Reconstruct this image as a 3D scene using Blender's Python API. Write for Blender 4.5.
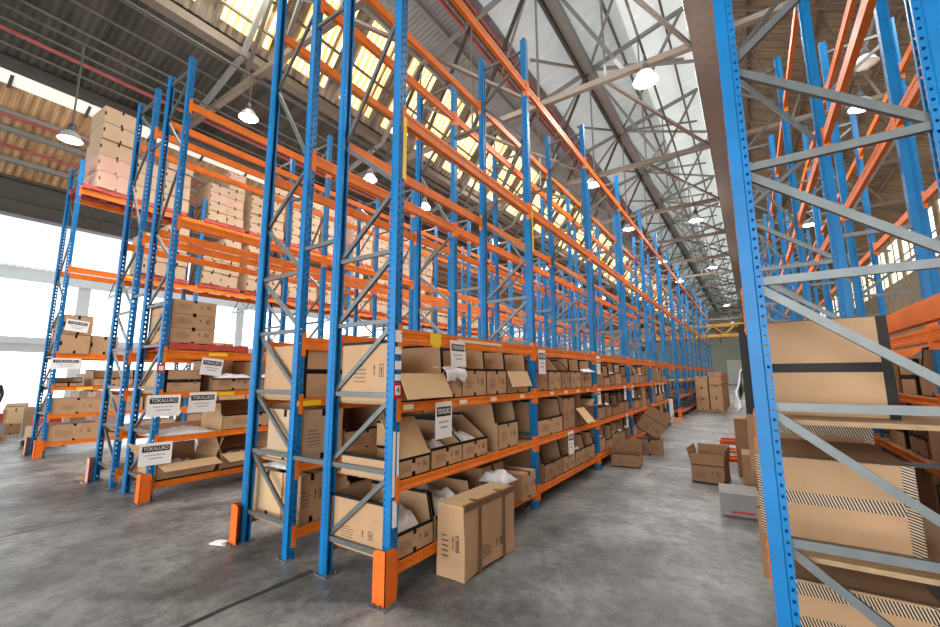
import bpy, bmesh, math, random
from mathutils import Vector, Matrix, noise
random.seed(11)
scn = bpy.context.scene
for o in list(bpy.data.objects): bpy.data.objects.remove(o)
COL = scn.collection
R = math.radians

# ------------------------------------------------------------------ camera
cam_d = bpy.data.cameras.new('camera'); cam = bpy.data.objects.new('camera', cam_d); COL.objects.link(cam)
YAW, PITCH, ROLL = 0.5886, 0.1488, -0.0049
cam_d.sensor_fit = 'HORIZONTAL'; cam_d.sensor_width = 36.0; cam_d.lens = 416.1366/940*36.0
fwd = Vector((-math.sin(YAW)*math.cos(PITCH), math.cos(YAW)*math.cos(PITCH), math.sin(PITCH)))
rt = Vector((math.cos(YAW), math.sin(YAW), 0)); up = rt.cross(fwd)
r2 = rt*math.cos(ROLL)+up*math.sin(ROLL); u2 = up*math.cos(ROLL)-rt*math.sin(ROLL)
m = Matrix((r2, u2, -fwd)).transposed().to_4x4(); m.translation = Vector((2.4203, -2.5019, 1.6893))
cam.matrix_world = m; cam_d.clip_start = 0.05; cam_d.clip_end = 200
scn.camera = cam

# ------------------------------------------------------------------ world, lights, exposure
scn.view_settings.view_transform = 'Standard'; scn.view_settings.look = 'None'
scn.view_settings.gamma = 1.0; scn.view_settings.use_curve_mapping = False
scn.view_settings.exposure = 0.45
w = bpy.data.worlds.new('world'); scn.world = w; w.use_nodes = True
bg = w.node_tree.nodes['Background']; bg.inputs[0].default_value = (0.93, 0.96, 1.0, 1); bg.inputs[1].default_value = 2.2

def area(name, loc, target, sx, sy, power, col=(1, 1, 1), spread=180):
    l = bpy.data.lights.new(name, 'AREA'); l.shape = 'RECTANGLE'; l.size = sx; l.size_y = sy
    l.energy = power; l.color = col; l.spread = R(spread)
    o = bpy.data.objects.new(name, l); COL.objects.link(o); o.location = loc
    d = Vector(target)-Vector(loc); o.rotation_euler = d.to_track_quat('-Z', 'Y').to_euler()
    return o
# daylight: open left side, roof skylights; added fills behind camera and under roof
area('front_fill', (-3, -11.6, 3.2), (-3, 10, 2.0), 18, 5.5, 950, (1.0, 0.98, 0.95))  # unseen frontal fill, added behind the camera
area('front_fill', (6, -11.6, 3.2), (4, 10, 2.5), 7, 5.5, 150, (1.0, 0.98, 0.95))
area('side_daylight', (-20.5, 6, 3.2), (0, 6, 2.0), 5.5, 30, 1300, (0.97, 0.99, 1.0))
for yy in (2, 14, 26, 38, 50, 62, 74):
    area('skylight_daylight', (-7.1, yy, 11.5), (-8.5, yy, 4), 2.2, 10, 420, (1.0, 0.93, 0.8))
area('roof_fill', (-2.2, 8, 9.6), (-1.2, 8, 0), 6, 26, 900, (1.0, 0.98, 0.95))  # added fill panels hung below the roof, not a ridge opening
area('roof_fill', (-2.2, 34, 9.6), (-1.2, 34, 0), 6, 22, 800, (1.0, 0.98, 0.95))
area('roof_fill', (-2.2, 66, 9.6), (-1.2, 66, 0), 6, 36, 1200, (1.0, 0.98, 0.95))

# ------------------------------------------------------------------ materials
def srgb(r, g, b):
    f = lambda c: (c/255/12.92) if c/255 <= 0.04045 else ((c/255+0.055)/1.055)**2.4
    return (f(r), f(g), f(b), 1)
def mat(name, col, rough=0.5, metal=0.0, noise_amt=0.0, nscale=8.0, bump=0.0, emit=0.0, spec=0.5, col2=None, stretch=None):
    M = bpy.data.materials.new(name); M.use_nodes = True; nt = M.node_tree; b = nt.nodes['Principled BSDF']
    b.inputs['Roughness'].default_value = rough; b.inputs['Metallic'].default_value = metal
    b.inputs['Specular IOR Level'].default_value = spec
    c = srgb(*col); b.inputs['Base Color'].default_value = c
    if noise_amt or bump or col2:
        tc = nt.nodes.new('ShaderNodeTexCoord'); n = nt.nodes.new('ShaderNodeTexNoise')
        n.inputs['Scale'].default_value = nscale; n.inputs['Detail'].default_value = 5
        src = tc.outputs['Object']
        if stretch:
            mp = nt.nodes.new('ShaderNodeMapping'); mp.inputs['Scale'].default_value = stretch
            nt.links.new(src, mp.inputs[0]); src = mp.outputs[0]
        nt.links.new(src, n.inputs['Vector'])
        rp = nt.nodes.new('ShaderNodeValToRGB')
        c2 = srgb(*col2) if col2 else tuple(x*(1-noise_amt) for x in c[:3])+(1,)
        rp.color_ramp.elements[0].color = c2; rp.color_ramp.elements[1].color = c
        rp.color_ramp.elements[0].position = 0.35; rp.color_ramp.elements[1].position = 0.62
        nt.links.new(n.outputs['Fac'], rp.inputs[0]); nt.links.new(rp.outputs[0], b.inputs['Base Color'])
        if bump:
            bp = nt.nodes.new('ShaderNodeBump'); bp.inputs['Strength'].default_value = bump; bp.inputs['Distance'].default_value = 0.02
            nt.links.new(n.outputs['Fac'], bp.inputs['Height']); nt.links.new(bp.outputs[0], b.inputs['Normal'])
    if emit:
        b.inputs['Emission Color'].default_value = c; b.inputs['Emission Strength'].default_value = emit
    return M

def post_mat():
    """blue painted upright, punched with two staggered columns of real see-through slots"""
    M = mat('blue_upright_paint', (0, 118, 184), 0.42, 0, 0.18, 3.0, spec=0.35)
    nt = M.node_tree; b = nt.nodes['Principled BSDF']; out = nt.nodes['Material Output']
    tc = nt.nodes.new('ShaderNodeTexCoord'); sp = nt.nodes.new('ShaderNodeSeparateXYZ'); nt.links.new(tc.outputs['Object'], sp.inputs[0])
    ge = nt.nodes.new('ShaderNodeNewGeometry'); vt = nt.nodes.new('ShaderNodeVectorTransform')
    vt.vector_type = 'NORMAL'; vt.convert_from = 'WORLD'; vt.convert_to = 'OBJECT'
    nt.links.new(ge.outputs['True Normal'], vt.inputs[0]); sn = nt.nodes.new('ShaderNodeSeparateXYZ'); nt.links.new(vt.outputs[0], sn.inputs[0])
    def mth(op, a, bb=None, c=None):
        n = nt.nodes.new('ShaderNodeMath'); n.operation = op
        for i, v in enumerate((a, bb, c)):
            if v is None: continue
            if isinstance(v, (int, float)): n.inputs[i].default_value = v
            else: nt.links.new(v, n.inputs[i])
        return n.outputs[0]
    X, Y, Z = sp.outputs
    def slots(coord, c0, half, zoff, zh, per=0.075):
        dx = mth('LESS_THAN', mth('ABSOLUTE', mth('SUBTRACT', coord, c0)), half)
        f = mth('FRACT', mth('DIVIDE', mth('ADD', Z, zoff), per))
        dz = mth('LESS_THAN', mth('ABSOLUTE', mth('SUBTRACT', f, 0.5)), zh/per/2)
        return mth('MULTIPLY', dx, dz)
    front = mth('GREATER_THAN', mth('ABSOLUTE', sn.outputs[0]), 0.7)
    onfront = mth('GREATER_THAN', X, -0.012)
    s1 = mth('MAXIMUM', slots(Y, 0.021, 0.007, 0.0, 0.03), slots(Y, -0.021, 0.007, 0.0375, 0.03))
    m1 = mth('MULTIPLY', mth('MULTIPLY', front, onfront), s1)
    side = mth('GREATER_THAN', mth('ABSOLUTE', sn.outputs[1]), 0.7)
    s2 = slots(X, -0.074, 0.006, 0.0, 0.014, 0.05)
    m2 = mth('MULTIPLY', side, s2)
    mk = mth('MAXIMUM', m1, m2)
    tr = nt.nodes.new('ShaderNodeBsdfTransparent'); mx = nt.nodes.new('ShaderNodeMixShader')
    nt.links.new(mk, mx.inputs[0]); nt.links.new(b.outputs[0], mx.inputs[1]); nt.links.new(tr.outputs[0], mx.inputs[2])
    nt.links.new(mx.outputs[0], out.inputs[0])
    return M

def floor_mat():
    M = mat('worn_concrete', (150, 150, 147), 0.45, 0)
    nt = M.node_tree; b = nt.nodes['Principled BSDF']; tc = nt.nodes.new('ShaderNodeTexCoord')
    def nz(scale, det, rough=0.6):
        n = nt.nodes.new('ShaderNodeTexNoise'); n.inputs['Scale'].default_value = scale; n.inputs['Detail'].default_value = det
        n.inputs['Roughness'].default_value = rough; nt.links.new(tc.outputs['Object'], n.inputs['Vector']); return n.outputs['Fac']
    def ramp(src, p0, c0, p1, c1):
        r = nt.nodes.new('ShaderNodeValToRGB'); r.color_ramp.elements[0].position = p0; r.color_ramp.elements[1].position = p1
        r.color_ramp.elements[0].color = c0; r.color_ramp.elements[1].color = c1; nt.links.new(src, r.inputs[0]); return r.outputs[0]
    def mixm(a, bb, f=1.0):
        x = nt.nodes.new('ShaderNodeMix'); x.data_type = 'RGBA'; x.blend_type = 'MULTIPLY'; x.inputs[0].default_value = f
        nt.links.new(a, x.inputs[6]); nt.links.new(bb, x.inputs[7]); return x.outputs[2]
    base = mixm(ramp(nz(0.9, 8), 0.36, srgb(104, 107, 107), 0.64, srgb(176, 179, 178)), ramp(nz(0.28, 4), 0.38, (0.6, 0.6, 0.6, 1), 0.6, (1, 1, 1, 1)))
    fine = mixm(ramp(nz(9, 10, 0.75), 0.36, (0.58, 0.58, 0.58, 1), 0.58, (1, 1, 1, 1)), ramp(nz(3.1, 9, 0.7), 0.38, (0.62, 0.62, 0.63, 1), 0.52, (1, 1, 1, 1)))
    spots = ramp(nz(26, 3), 0.27, (0.35, 0.35, 0.36, 1), 0.33, (1, 1, 1, 1))
    c = mixm(mixm(base, fine), spots)
    nt.links.new(c, b.inputs['Base Color'])
    rr = nt.nodes.new('ShaderNodeMapRange'); rr.inputs[3].default_value = 0.28; rr.inputs[4].default_value = 0.6
    nt.links.new(nz(2.2, 5), rr.inputs[0]); nt.links.new(rr.outputs[0], b.inputs['Roughness'])
    bp = nt.nodes.new('ShaderNodeBump'); bp.inputs['Strength'].default_value = 0.15; bp.inputs['Distance'].default_value = 0.01
    nt.links.new(nz(20, 8), bp.inputs['Height']); nt.links.new(bp.outputs[0], b.inputs['Normal'])
    return M

def striped_tape(vert=False):
    M = mat('striped_tape', (30, 27, 25), 0.4); nt = M.node_tree; b = nt.nodes['Principled BSDF']
    tc = nt.nodes.new('ShaderNodeTexCoord'); sp = nt.nodes.new('ShaderNodeSeparateXYZ'); nt.links.new(tc.outputs['Object'], sp.inputs[0])
    a = nt.nodes.new('ShaderNodeMath'); a.operation = 'ADD'; nt.links.new(sp.outputs[2 if vert else 0], a.inputs[0])
    a1 = nt.nodes.new('ShaderNodeMath'); a1.operation = 'MULTIPLY'; a1.inputs[1].default_value = 0.35; nt.links.new(sp.outputs[0 if vert else 2], a1.inputs[0])
    nt.links.new(a1.outputs[0], a.inputs[1])
    a2 = nt.nodes.new('ShaderNodeMath'); a2.operation = 'ADD'; nt.links.new(a.outputs[0], a2.inputs[0]); nt.links.new(sp.outputs[1], a2.inputs[1])
    d = nt.nodes.new('ShaderNodeMath'); d.operation = 'DIVIDE'; d.inputs[1].default_value = 0.0135; nt.links.new(a2.outputs[0], d.inputs[0])
    f = nt.nodes.new('ShaderNodeMath'); f.operation = 'FRACT'; nt.links.new(d.outputs[0], f.inputs[0])
    g = nt.nodes.new('ShaderNodeMath'); g.operation = 'GREATER_THAN'; g.inputs[1].default_value = 0.55; nt.links.new(f.outputs[0], g.inputs[0])
    x = nt.nodes.new('ShaderNodeMix'); x.data_type = 'RGBA'; nt.links.new(g.outputs[0], x.inputs[0])
    x.inputs[6].default_value = srgb(26, 23, 22); x.inputs[7].default_value = srgb(208, 182, 150); nt.links.new(x.outputs[2], b.inputs['Base Color'])
    return M

BLUE = post_mat()
ORANGE = mat('orange_beam_paint', (236, 124, 34), 0.5, 0, 0.14, 6, spec=0.3)
GUARD = mat('guard_orange', (240, 112, 26), 0.5, 0, 0.12, 5)
GALV = mat('galvanised_steel', (110, 116, 117), 0.42, 0.45, 0.15, 12)
PLATE = mat('base_plate_grey', (120, 126, 134), 0.5, 0.3, 0.3, 8)
BOARD = mat('particle_board', (172, 144, 108), 0.75, 0, 0.25, 14, stretch=(1, 6, 6))
CARD = mat('cardboard', (186, 150, 114), 0.8, 0, 0.09, 5)
CARD_D = mat('cardboard_brown', (160, 124, 92), 0.8, 0, 0.1, 5)
CARD_L = mat('cardboard_light', (206, 174, 132), 0.8, 0, 0.07, 5)
CARD_P = mat('cardboard_cream', (190, 164, 136), 0.8, 0, 0.07, 4)
CARD_K = mat('cardboard_pinkish', (202, 164, 146), 0.8, 0, 0.07, 4)
TAPE = mat('black_tape', (20, 18, 17), 0.45, spec=0.2)
TAPEB = mat('brown_tape', (112, 86, 60), 0.3)
STRIPE = striped_tape(); STRIPE_V = striped_tape(True)
INK = mat('ink', (104, 80, 62), 0.8)
WHITE = mat('white_paper', (238, 238, 238), 0.6)
CREAM = mat('cream_label', (236, 224, 190), 0.6)
BLACK = mat('black_print', (26, 26, 28), 0.5)
RED = mat('red_label', (200, 40, 44), 0.5)
YELLOW = mat('yellow_label', (246, 210, 40), 0.5)
CLOTH = mat('white_garment_wrap', (232, 232, 236), 0.3, 0, 0.06, 10, 0.3)
PLASTIC = mat('clear_wrap', (225, 228, 232), 0.15, 0, 0.2, 14, 0.5)
PALRED = mat('red_pallet_paint', (186, 70, 60), 0.6, 0, 0.2, 9)
PALWOOD = mat('pallet_timber', (176, 140, 98), 0.75, 0, 0.25, 9)
STEELBR = mat('brown_steel', (122, 110, 98), 0.6, 0.1, 0.15, 4)
STEELGR = mat('grey_painted_steel', (146, 148, 146), 0.5, 0.1, 0.1, 4)
STEELDK = mat('dark_grey_steel', (84, 82, 78), 0.6, 0.1, 0.2, 4)
STEELDK2 = mat('dusty_steel', (128, 124, 116), 0.6, 0.1, 0.2, 4)
PIPE = mat('red_pipe_paint', (176, 92, 92), 0.5, 0, 0.2, 3)
SHEET_L = mat('glowing_light_roof_sheet', (202, 218, 222), 0.5, 0, 0.06, 2, emit=0.2)  # faint glow put into the pale sheet to brighten the roof
SHEET_T = mat('glowing_ridge_sheet', (224, 236, 236), 0.5, 0, 0.05, 2, emit=0.4)  # daylight painted in as a stronger glow next to the ridge
SHEET_S = mat('weathered_roof_sheet', (158, 148, 132), 0.6, 0, 0.25, 2, stretch=(0.2, 4, 1), col2=(104, 94, 80))
SHEET_G = mat('grey_roof_sheet', (150, 158, 162), 0.45, 0, 0.1, 2)
SHEET_D = mat('dark_roof_sheet', (78, 75, 66), 0.7, 0, 0.35, 1.2, stretch=(0.25, 2.2, 1), col2=(52, 52, 46))
SHEET_W = mat('tan_roof_sheet', (206, 170, 128), 0.7, 0, 0.2, 2, stretch=(0.2, 4, 1), col2=(166, 128, 90))
SHEET_B = mat('brown_roof_sheet', (150, 134, 110), 0.7, 0, 0.25, 2, stretch=(0.2, 3, 1), col2=(116, 102, 84))
def skylight_mat():
    M = mat('lit_yellow_skylight', (255, 226, 150), 0.5, 0, emit=1.5); nt = M.node_tree; b = nt.nodes['Principled BSDF']
    tc = nt.nodes.new('ShaderNodeTexCoord'); wv = nt.nodes.new('ShaderNodeTexWave'); wv.bands_direction = 'Y'; wv.inputs['Scale'].default_value = 1.43; wv.inputs['Distortion'].default_value = 2.5; wv.inputs['Detail'].default_value = 3
    nt.links.new(tc.outputs['Object'], wv.inputs['Vector']); r = nt.nodes.new('ShaderNodeValToRGB'); nt.links.new(wv.outputs['Fac'], r.inputs[0])
    r.color_ramp.elements[0].color = srgb(226, 142, 52); r.color_ramp.elements[0].position = 0.1; r.color_ramp.elements[1].color = srgb(255, 236, 182); r.color_ramp.elements[1].position = 0.55
    nt.links.new(r.outputs[0], b.inputs['Emission Color']); return M
SKYL = skylight_mat()
SKYLW = mat('lit_white_skylight', (236, 236, 226), 0.5, 0, emit=0.42)
LITWIN = mat('daylit_window', (250, 252, 255), 0.4, 0, emit=1.6)
LITWINY = mat('daylit_warm_window', (255, 242, 210), 0.4, 0, emit=1.3)
WALLW = mat('white_wall_sheet', (224, 228, 228), 0.6, 0, 0.05, 2)
WALLG = mat('pale_green_wall', (176, 184, 174), 0.6, 0, 0.08, 2)
CRANE = mat('crane_yellow', (190, 146, 50), 0.5, 0, 0.1, 4)
LAMPM = mat('lamp_reflector', (196, 200, 204), 0.3, 0.4)
LAMPH = mat('lamp_housing', (80, 82, 86), 0.4, 0.5)
LENS = mat('lamp_lens_lit', (255, 252, 244), 0.3, 0, emit=14.0)
LENSOFF = mat('lamp_lens', (232, 222, 190), 0.4)
CRATE = mat('orange_plastic', (226, 104, 44), 0.4)
GREYP = mat('grey_carton', (150, 150, 148), 0.7, 0, 0.1, 5)
PINKW = mat('faded_guard', (226, 170, 150), 0.5, 0, 0.15, 6)
SKIN = mat('skin', (196, 150, 126), 0.6); NAVY = mat('dark_jacket', (44, 50, 66), 0.8); TROUS = mat('dark_trousers', (40, 40, 46), 0.8); HAIR = mat('dark_hair', (36, 30, 28), 0.7)
FLOOR = floor_mat(); GROOVE = mat('floor_joint', (66, 66, 64), 0.9, 0, .5, 12); GROOVE2 = mat('floor_crack', (106, 106, 104), 0.9)

# ------------------------------------------------------------------ mesh helpers
class MB:
    def __init__(s): s.v = []; s.f = []; s.m = []
    def add(s, vs, fs, mi=0):
        b = len(s.v); s.v += [tuple(v) for v in vs]; s.f += [[i+b for i in f] for f in fs]; s.m += [mi]*len(fs); return s
    def box(s, c, d, rot=None, mi=0):
        hx, hy, hz = d[0]/2, d[1]/2, d[2]/2; M = rot or Matrix.Identity(3); c = Vector(c)
        vs = [c+M @ Vector((x*hx, y*hy, z*hz)) for x in (-1, 1) for y in (-1, 1) for z in (-1, 1)]
        return s.add(vs, [[0, 1, 3, 2], [4, 6, 7, 5], [0, 4, 5, 1], [2, 3, 7, 6], [0, 2, 6, 4], [1, 5, 7, 3]], mi)
    def bb(s, lo, hi, mi=0):
        return s.box([(a+b)/2 for a, b in zip(lo, hi)], [b-a for a, b in zip(lo, hi)], None, mi)
    def bar(s, p0, p1, w, h, upv=(0, 0, 1), mi=0):
        p0, p1 = Vector(p0), Vector(p1); d = (p1-p0); L = d.length; d.normalize(); u = Vector(upv)
        sd = d.cross(u)
        if sd.length < 1e-4: sd = d.cross(Vector((0, 1, 0)))
        sd.normalize(); u = sd.cross(d)
        M = Matrix((d, sd, u)).transposed()
        return s.box((p0+p1)/2, (L, w, h), M, mi)
    def chan(s, p0, p1, w, h, t, nrm, mi=0):
        """C-channel bar: web of height h, flanges of width w pointing along nrm"""
        p0, p1 = Vector(p0), Vector(p1); d = (p1-p0); L = d.length; d.normalize(); n = Vector(nrm); n = (n-d*n.dot(d)).normalized(); u = n.cross(d)
        M = Matrix((d, n, u)).transposed(); c = (p0+p1)/2
        s.box(c, (L, t, h), M, mi); s.box(c+n*w/2+u*(h/2-t/2), (L, w, t), M, mi); s.box(c+n*w/2-u*(h/2-t/2), (L, w, t), M, mi); return s
    def tube(s, p0, p1, r0, r1=None, n=10, mi=0, cap=True):
        r1 = r0 if r1 is None else r1; p0, p1 = Vector(p0), Vector(p1); d = (p1-p0).normalized()
        a = d.cross(Vector((0, 0, 1)));  a = a if a.length > 1e-4 else Vector((1, 0, 0)); a.normalize(); b = d.cross(a)
        vs = []
        for p, r in ((p0, r0), (p1, r1)):
            for i in range(n):
                t = 2*math.pi*i/n; vs.append(p+a*r*math.cos(t)+b*r*math.sin(t))
        fs = [[i, (i+1) % n, n+(i+1) % n, n+i] for i in range(n)]
        if cap: fs += [list(range(n))[::-1], list(range(n, 2*n))]
        return s.add(vs, fs, mi)
    def lathe(s, prof, n=20, mi=0):
        vs = []; k = len(prof)
        for i in range(n):
            t = 2*math.pi*i/n
            for r, z in prof: vs.append((r*math.cos(t), r*math.sin(t), z))
        fs = [[i*k+j, ((i+1) % n)*k+j, ((i+1) % n)*k+j+1, i*k+j+1] for i in range(n) for j in range(k-1)]
        return s.add(vs, fs, mi)
    def prism(s, poly, axis, a, b, mi=0):
        """extrude a 2-D polygon along axis ('x','y','z') from a to b"""
        def P(u, v, t): return {'x': (t, u, v), 'y': (u, t, v), 'z': (u, v, t)}[axis]
        n = len(poly); vs = [P(u, v, a) for u, v in poly]+[P(u, v, b) for u, v in poly]
        fs = [[i, (i+1) % n, n+(i+1) % n, n+i] for i in range(n)]+[list(range(n))[::-1], list(range(n, 2*n))]
        return s.add(vs, fs, mi)
    def mesh(s, name, mats, smooth=False, fix=True):
        me = bpy.data.meshes.new(name); me.from_pydata(s.v, [], s.f)
        for x in (mats if isinstance(mats, (list, tuple)) else [mats]): me.materials.append(x)
        for p, i in zip(me.polygons, s.m): p.material_index = i; p.use_smooth = smooth
        if fix:
            bm = bmesh.new(); bm.from_mesh(me); bmesh.ops.recalc_face_normals(bm, faces=bm.faces); bm.to_mesh(me); bm.free()
        me.update(); return me

def link(name, me, parent=None, loc=(0, 0, 0), rz=0.0):
    o = bpy.data.objects.new(name, me); COL.objects.link(o); o.location = loc; o.rotation_euler = (0, 0, rz)
    if parent: o.parent = parent
    return o
def tag(o, label, cat, group=None):
    o['label'] = label; o['category'] = cat
    if group: o['group'] = group
    return o
def thing(name, label, cat, loc=(0, 0, 0), rz=0.0, group=None):
    return tag(link(name, None, None, loc, rz), label, cat, group)
def struct(name, me):
    o = link(name, me); o['kind'] = 'structure'; return o
def copy_tree(o, parent=None):
    c = o.copy(); COL.objects.link(c); c.parent = parent
    for ch in o.children: copy_tree(ch, c)
    return c
_txt = {}
def text_mesh(s, size, matl, ext=0.0):
    k = (s, size, matl.name)
    if k in _txt: return _txt[k]
    cu = bpy.data.curves.new('lettering', 'FONT'); cu.body = s; cu.size = size; cu.align_x = 'CENTER'; cu.align_y = 'CENTER'; cu.extrude = 0.0006
    ob = bpy.data.objects.new('lettering', cu); COL.objects.link(ob)
    dg = bpy.context.evaluated_depsgraph_get(); dg.update()
    me = bpy.data.meshes.new_from_object(ob.evaluated_get(dg)); bpy.data.objects.remove(ob)
    me.materials.clear(); me.materials.append(matl); _txt[k] = me; return me
ORD = ['first', 'second', 'third', 'fourth', 'fifth', 'sixth', 'seventh', 'eighth', 'ninth', 'tenth', 'eleventh', 'twelfth', 'thirteenth', 'fourteenth', 'fifteenth', 'sixteenth', 'seventeenth', 'eighteenth']

# ================================================================== SETTING
struct('floor', MB().bb((-34, -14, -0.2), (14, 93, 0)).mesh('floor', FLOOR))
jt = MB()
[jt.bar((-0.95-.01*math.sin(i*1.7), -14+i*.35, 0.001), (-0.95-.01*math.sin((i+1)*1.7), -13.64+i*.35, 0.001), 0.05+.012*math.sin(i*2.3), 0.004) for i in range(40)]; struct('trim_1', jt.mesh('floor_joint', GROOVE))
jt = MB(); jt.bar((-4.0, -14, 0.001), (-4.47, 0.05, 0.001), 0.02, 0.004); struct('trim_2', jt.mesh('floor_joint', GROOVE2))

# roof cross-section (X, z): ridge on the right, light slope, grey slope, steep skylit step, dark slope, white strip, tan slope
P0, P05, P1, P2, P3, P3b, P4 = (1.5, 15.2), (-3.9, 13.75), (-6.54, 13.03), (-8.37, 10.68), (-12.25, 9.49), (-12.4, 9.29), (-15.95, 7.75)
Y0, Y1 = -13, 92
def corrugate(name, a, b, matl, per, amp, y0=Y0, y1=Y1, flat=0.3):
    d = Vector((b[0]-a[0], b[1]-a[1])).normalized(); n = Vector((-d.y, d.x));  n = n if n.y > 0 else -n
    ys = []; y = y0
    while y < y1:
        ys += [(y, 0), (y+per*flat, 0), (y+per*(0.5), 1), (y+per*(0.5+flat), 1)]; y += per
    ys.append((y1, 0)); vs = []
    for (yy, k) in ys:
        o = n*amp*k; vs += [(a[0]+o.x, yy, a[1]+o.y), (b[0]+o.x, yy, b[1]+o.y), (b[0]+o.x+n.x*.03, yy, b[1]+o.y+n.y*.03), (a[0]+o.x+n.x*.03, yy, a[1]+o.y+n.y*.03)]
    fs = []
    for i in range(len(ys)-1):
        q = i*4
        for j in range(4): fs.append([q+j, q+(j+1) % 4, q+4+(j+1) % 4, q+4+j])
    fs += [[0, 1, 2, 3], [len(vs)-4+i for i in (3, 2, 1, 0)]]
    return struct(name, MB().add(vs, fs).mesh(name, matl))
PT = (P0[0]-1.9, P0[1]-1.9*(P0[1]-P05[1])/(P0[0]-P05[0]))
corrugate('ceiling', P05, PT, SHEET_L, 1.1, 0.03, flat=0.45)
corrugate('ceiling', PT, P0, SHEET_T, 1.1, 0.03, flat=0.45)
corrugate('ceiling', P1, P05, SHEET_G, 0.17, 0.02)
corrugate('ceiling', P2, P1, SHEET_S, 0.22, 0.035)
corrugate('ceiling', P3, P2, SHEET_D, 0.17, 0.016)
corrugate('ceiling', P4, P3b, SHEET_W, 0.2, 0.018)
corrugate('ceiling', P0, (10.6, 10.4), SHEET_B, 0.2, 0.03)
struct('window_1', MB().prism([P3, P3b, (P3b[0]-.35, P3b[1]-.16), (P3[0]+.02, P3[1]+.04)], 'y', Y0, Y1).mesh('ridge_strip', SKYLW))
t = MB()
for i in range(69): t.bar((P3[0]+.02, Y0+1.5*i, P3[1]-.04), (P3b[0]-.4, Y0+1.5*i, P3b[1]-.22), 0.07, 0.06)
struct('trim_3', t.mesh('strip_bars', STEELDK))
# yellow skylight panels in the steep step
dv = Vector((P1[0]-P2[0], P1[1]-P2[1])); L = dv.length; dv.normalize(); nv = Vector((dv.y, -dv.x))
nwin = 2; y = 5.6-1.88*9
while y < 88:
    s = MB()
    for (ya, yb) in ((y, y+1.0), (y+1.12, y+1.28)):
        a = Vector(P2)+dv*0.25+nv*0.05; b = Vector(P1)-dv*0.12+nv*0.05
        s.add([(a.x, ya, a.y), (b.x, ya, b.y), (b.x, yb, b.y), (a.x, yb, a.y), (a.x-nv.x*.03, ya, a.y-nv.y*.03), (b.x-nv.x*.03, ya, b.y-nv.y*.03), (b.x-nv.x*.03, yb, b.y-nv.y*.03), (a.x-nv.x*.03, yb, a.y-nv.y*.03)],
              [[0, 1, 2, 3], [4, 7, 6, 5], [0, 4, 5, 1], [2, 6, 7, 3], [1, 5, 6, 2], [0, 3, 7, 4]])
    struct('window_%d' % nwin, s.mesh('skylight', SKYL)); nwin += 1; y += 1.88
def along(a, b, q): return (a[0]+(b[0]-a[0])*q, a[1]+(b[1]-a[1])*q)
ntrim = 4
def purlin(p, w, h, matl, dz=0.06):
    global ntrim
    s = MB(); s.bb((p[0]-w/2, Y0, p[1]-dz-h), (p[0]+w/2, Y1, p[1]-dz)); struct('trim_%d' % ntrim, s.mesh('purlin', matl)); ntrim += 1
for q in (0.12, 0.42, 0.7): purlin(along(P0, P05, q), 0.07, 0.16, STEELBR)
purlin((-2.0, 14.18), 0.34, 0.3, STEELGR); purlin((-2.24, 14.15), 0.1, 0.42, STEELDK)
purlin((-4.0, 13.7), 0.07, 0.14, PIPE, .2); purlin((-4.6, 13.5), 0.07, 0.14, PIPE, .2); purlin((-4.3, 13.6), 0.45, 0.1, STEELDK, .1)
purlin(along(P05, P1, .5), 0.06, 0.2, STEELGR); purlin(along(P05, P1, 1.0), 0.16, 0.2, STEELGR, -.08)
for q in (0.25, 0.5, 0.75): purlin(along(P1, P2, q), 0.06, 0.07, STEELBR, 0.12)
for q in (0.17, 0.34, 0.51, 0.68, 0.85): purlin(along(P2, P3, q), 0.03, 0.05, STEELDK2)
purlin(along(P2, P3, .03), 0.3, 0.24, STEELBR); purlin(along(P2, P3, .97), 0.3, 0.2, STEELDK)
for q in (0.3, 0.45, 0.75): purlin(along(P3b, P4, q), 0.12, 0.14, STEELGR)
for q in (0.2, 0.4, 0.6, 0.8): purlin(along(P0, (10.6, 10.4), q), 0.08, 0.2, STEELBR)
for (x, z) in ((-11.0, 9.55), (-13.4, 8.6), (-14.4, 8.15)):
    struct('trim_%d' % ntrim, MB().tube((x, Y0, z), (x, Y1, z), 0.05).mesh('pipe', PIPE)); ntrim += 1
# ridge girder over the aisle edge, brown cladding
struct('trim_%d' % ntrim, MB().bb((1.93, Y0, 9.3), (2.6, Y1, 9.38)).bb((1.93, Y0, 9.3), (1.99, Y1, 9.75)).bb((2.55, Y0, 9.3), (2.6, Y1, 10.3)).mesh('valley_girder', STEELBR)); ntrim += 1
# left crane girder and outer annex
g = MB(); g.bb((-15.98, Y0, 6.68), (-15.92, Y1, 7.72)).bb((-16.15, Y0, 6.62), (-15.75, Y1, 6.7)).bb((-16.15, Y0, 7.7), (-15.75, Y1, 7.78))
g.bb((-15.92, Y0, 7.1), (-15.86, Y1, 7.14)); struct('trim_%d' % ntrim, g.mesh('crane_girder', STEELDK)); ntrim += 1
corrugate('ceiling', (-26, 6.9), (-16.1, 7.4), mat('glowing_annex_sheet', (240, 244, 246), 0.5, 0, 0.05, 2, emit=0.36), 0.25, 0.04)  # annex ceiling brightness put into the sheet as glow
g = MB()
for i in range(15):
    yy = -8+6.5*i
    g.bar((-26, yy, 5.9), (-16.1, yy, 6.5), 0.1, 0.12)
    for j in range(6):
        xa = -26+9.9*j/6; xb = -26+9.9*(j+.5)/6; xc = -26+9.9*(j+1)/6
        g.bar((xa, yy, 5.9+.1*j), (xb, yy, 6.8+.08*j), 0.06, 0.06); g.bar((xb, yy, 6.8+.08*j), (xc, yy, 6.0+.1*j), 0.06, 0.06)
struct('trim_%d' % ntrim, g.mesh('annex_trusses', STEELGR)); ntrim += 1
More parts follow.
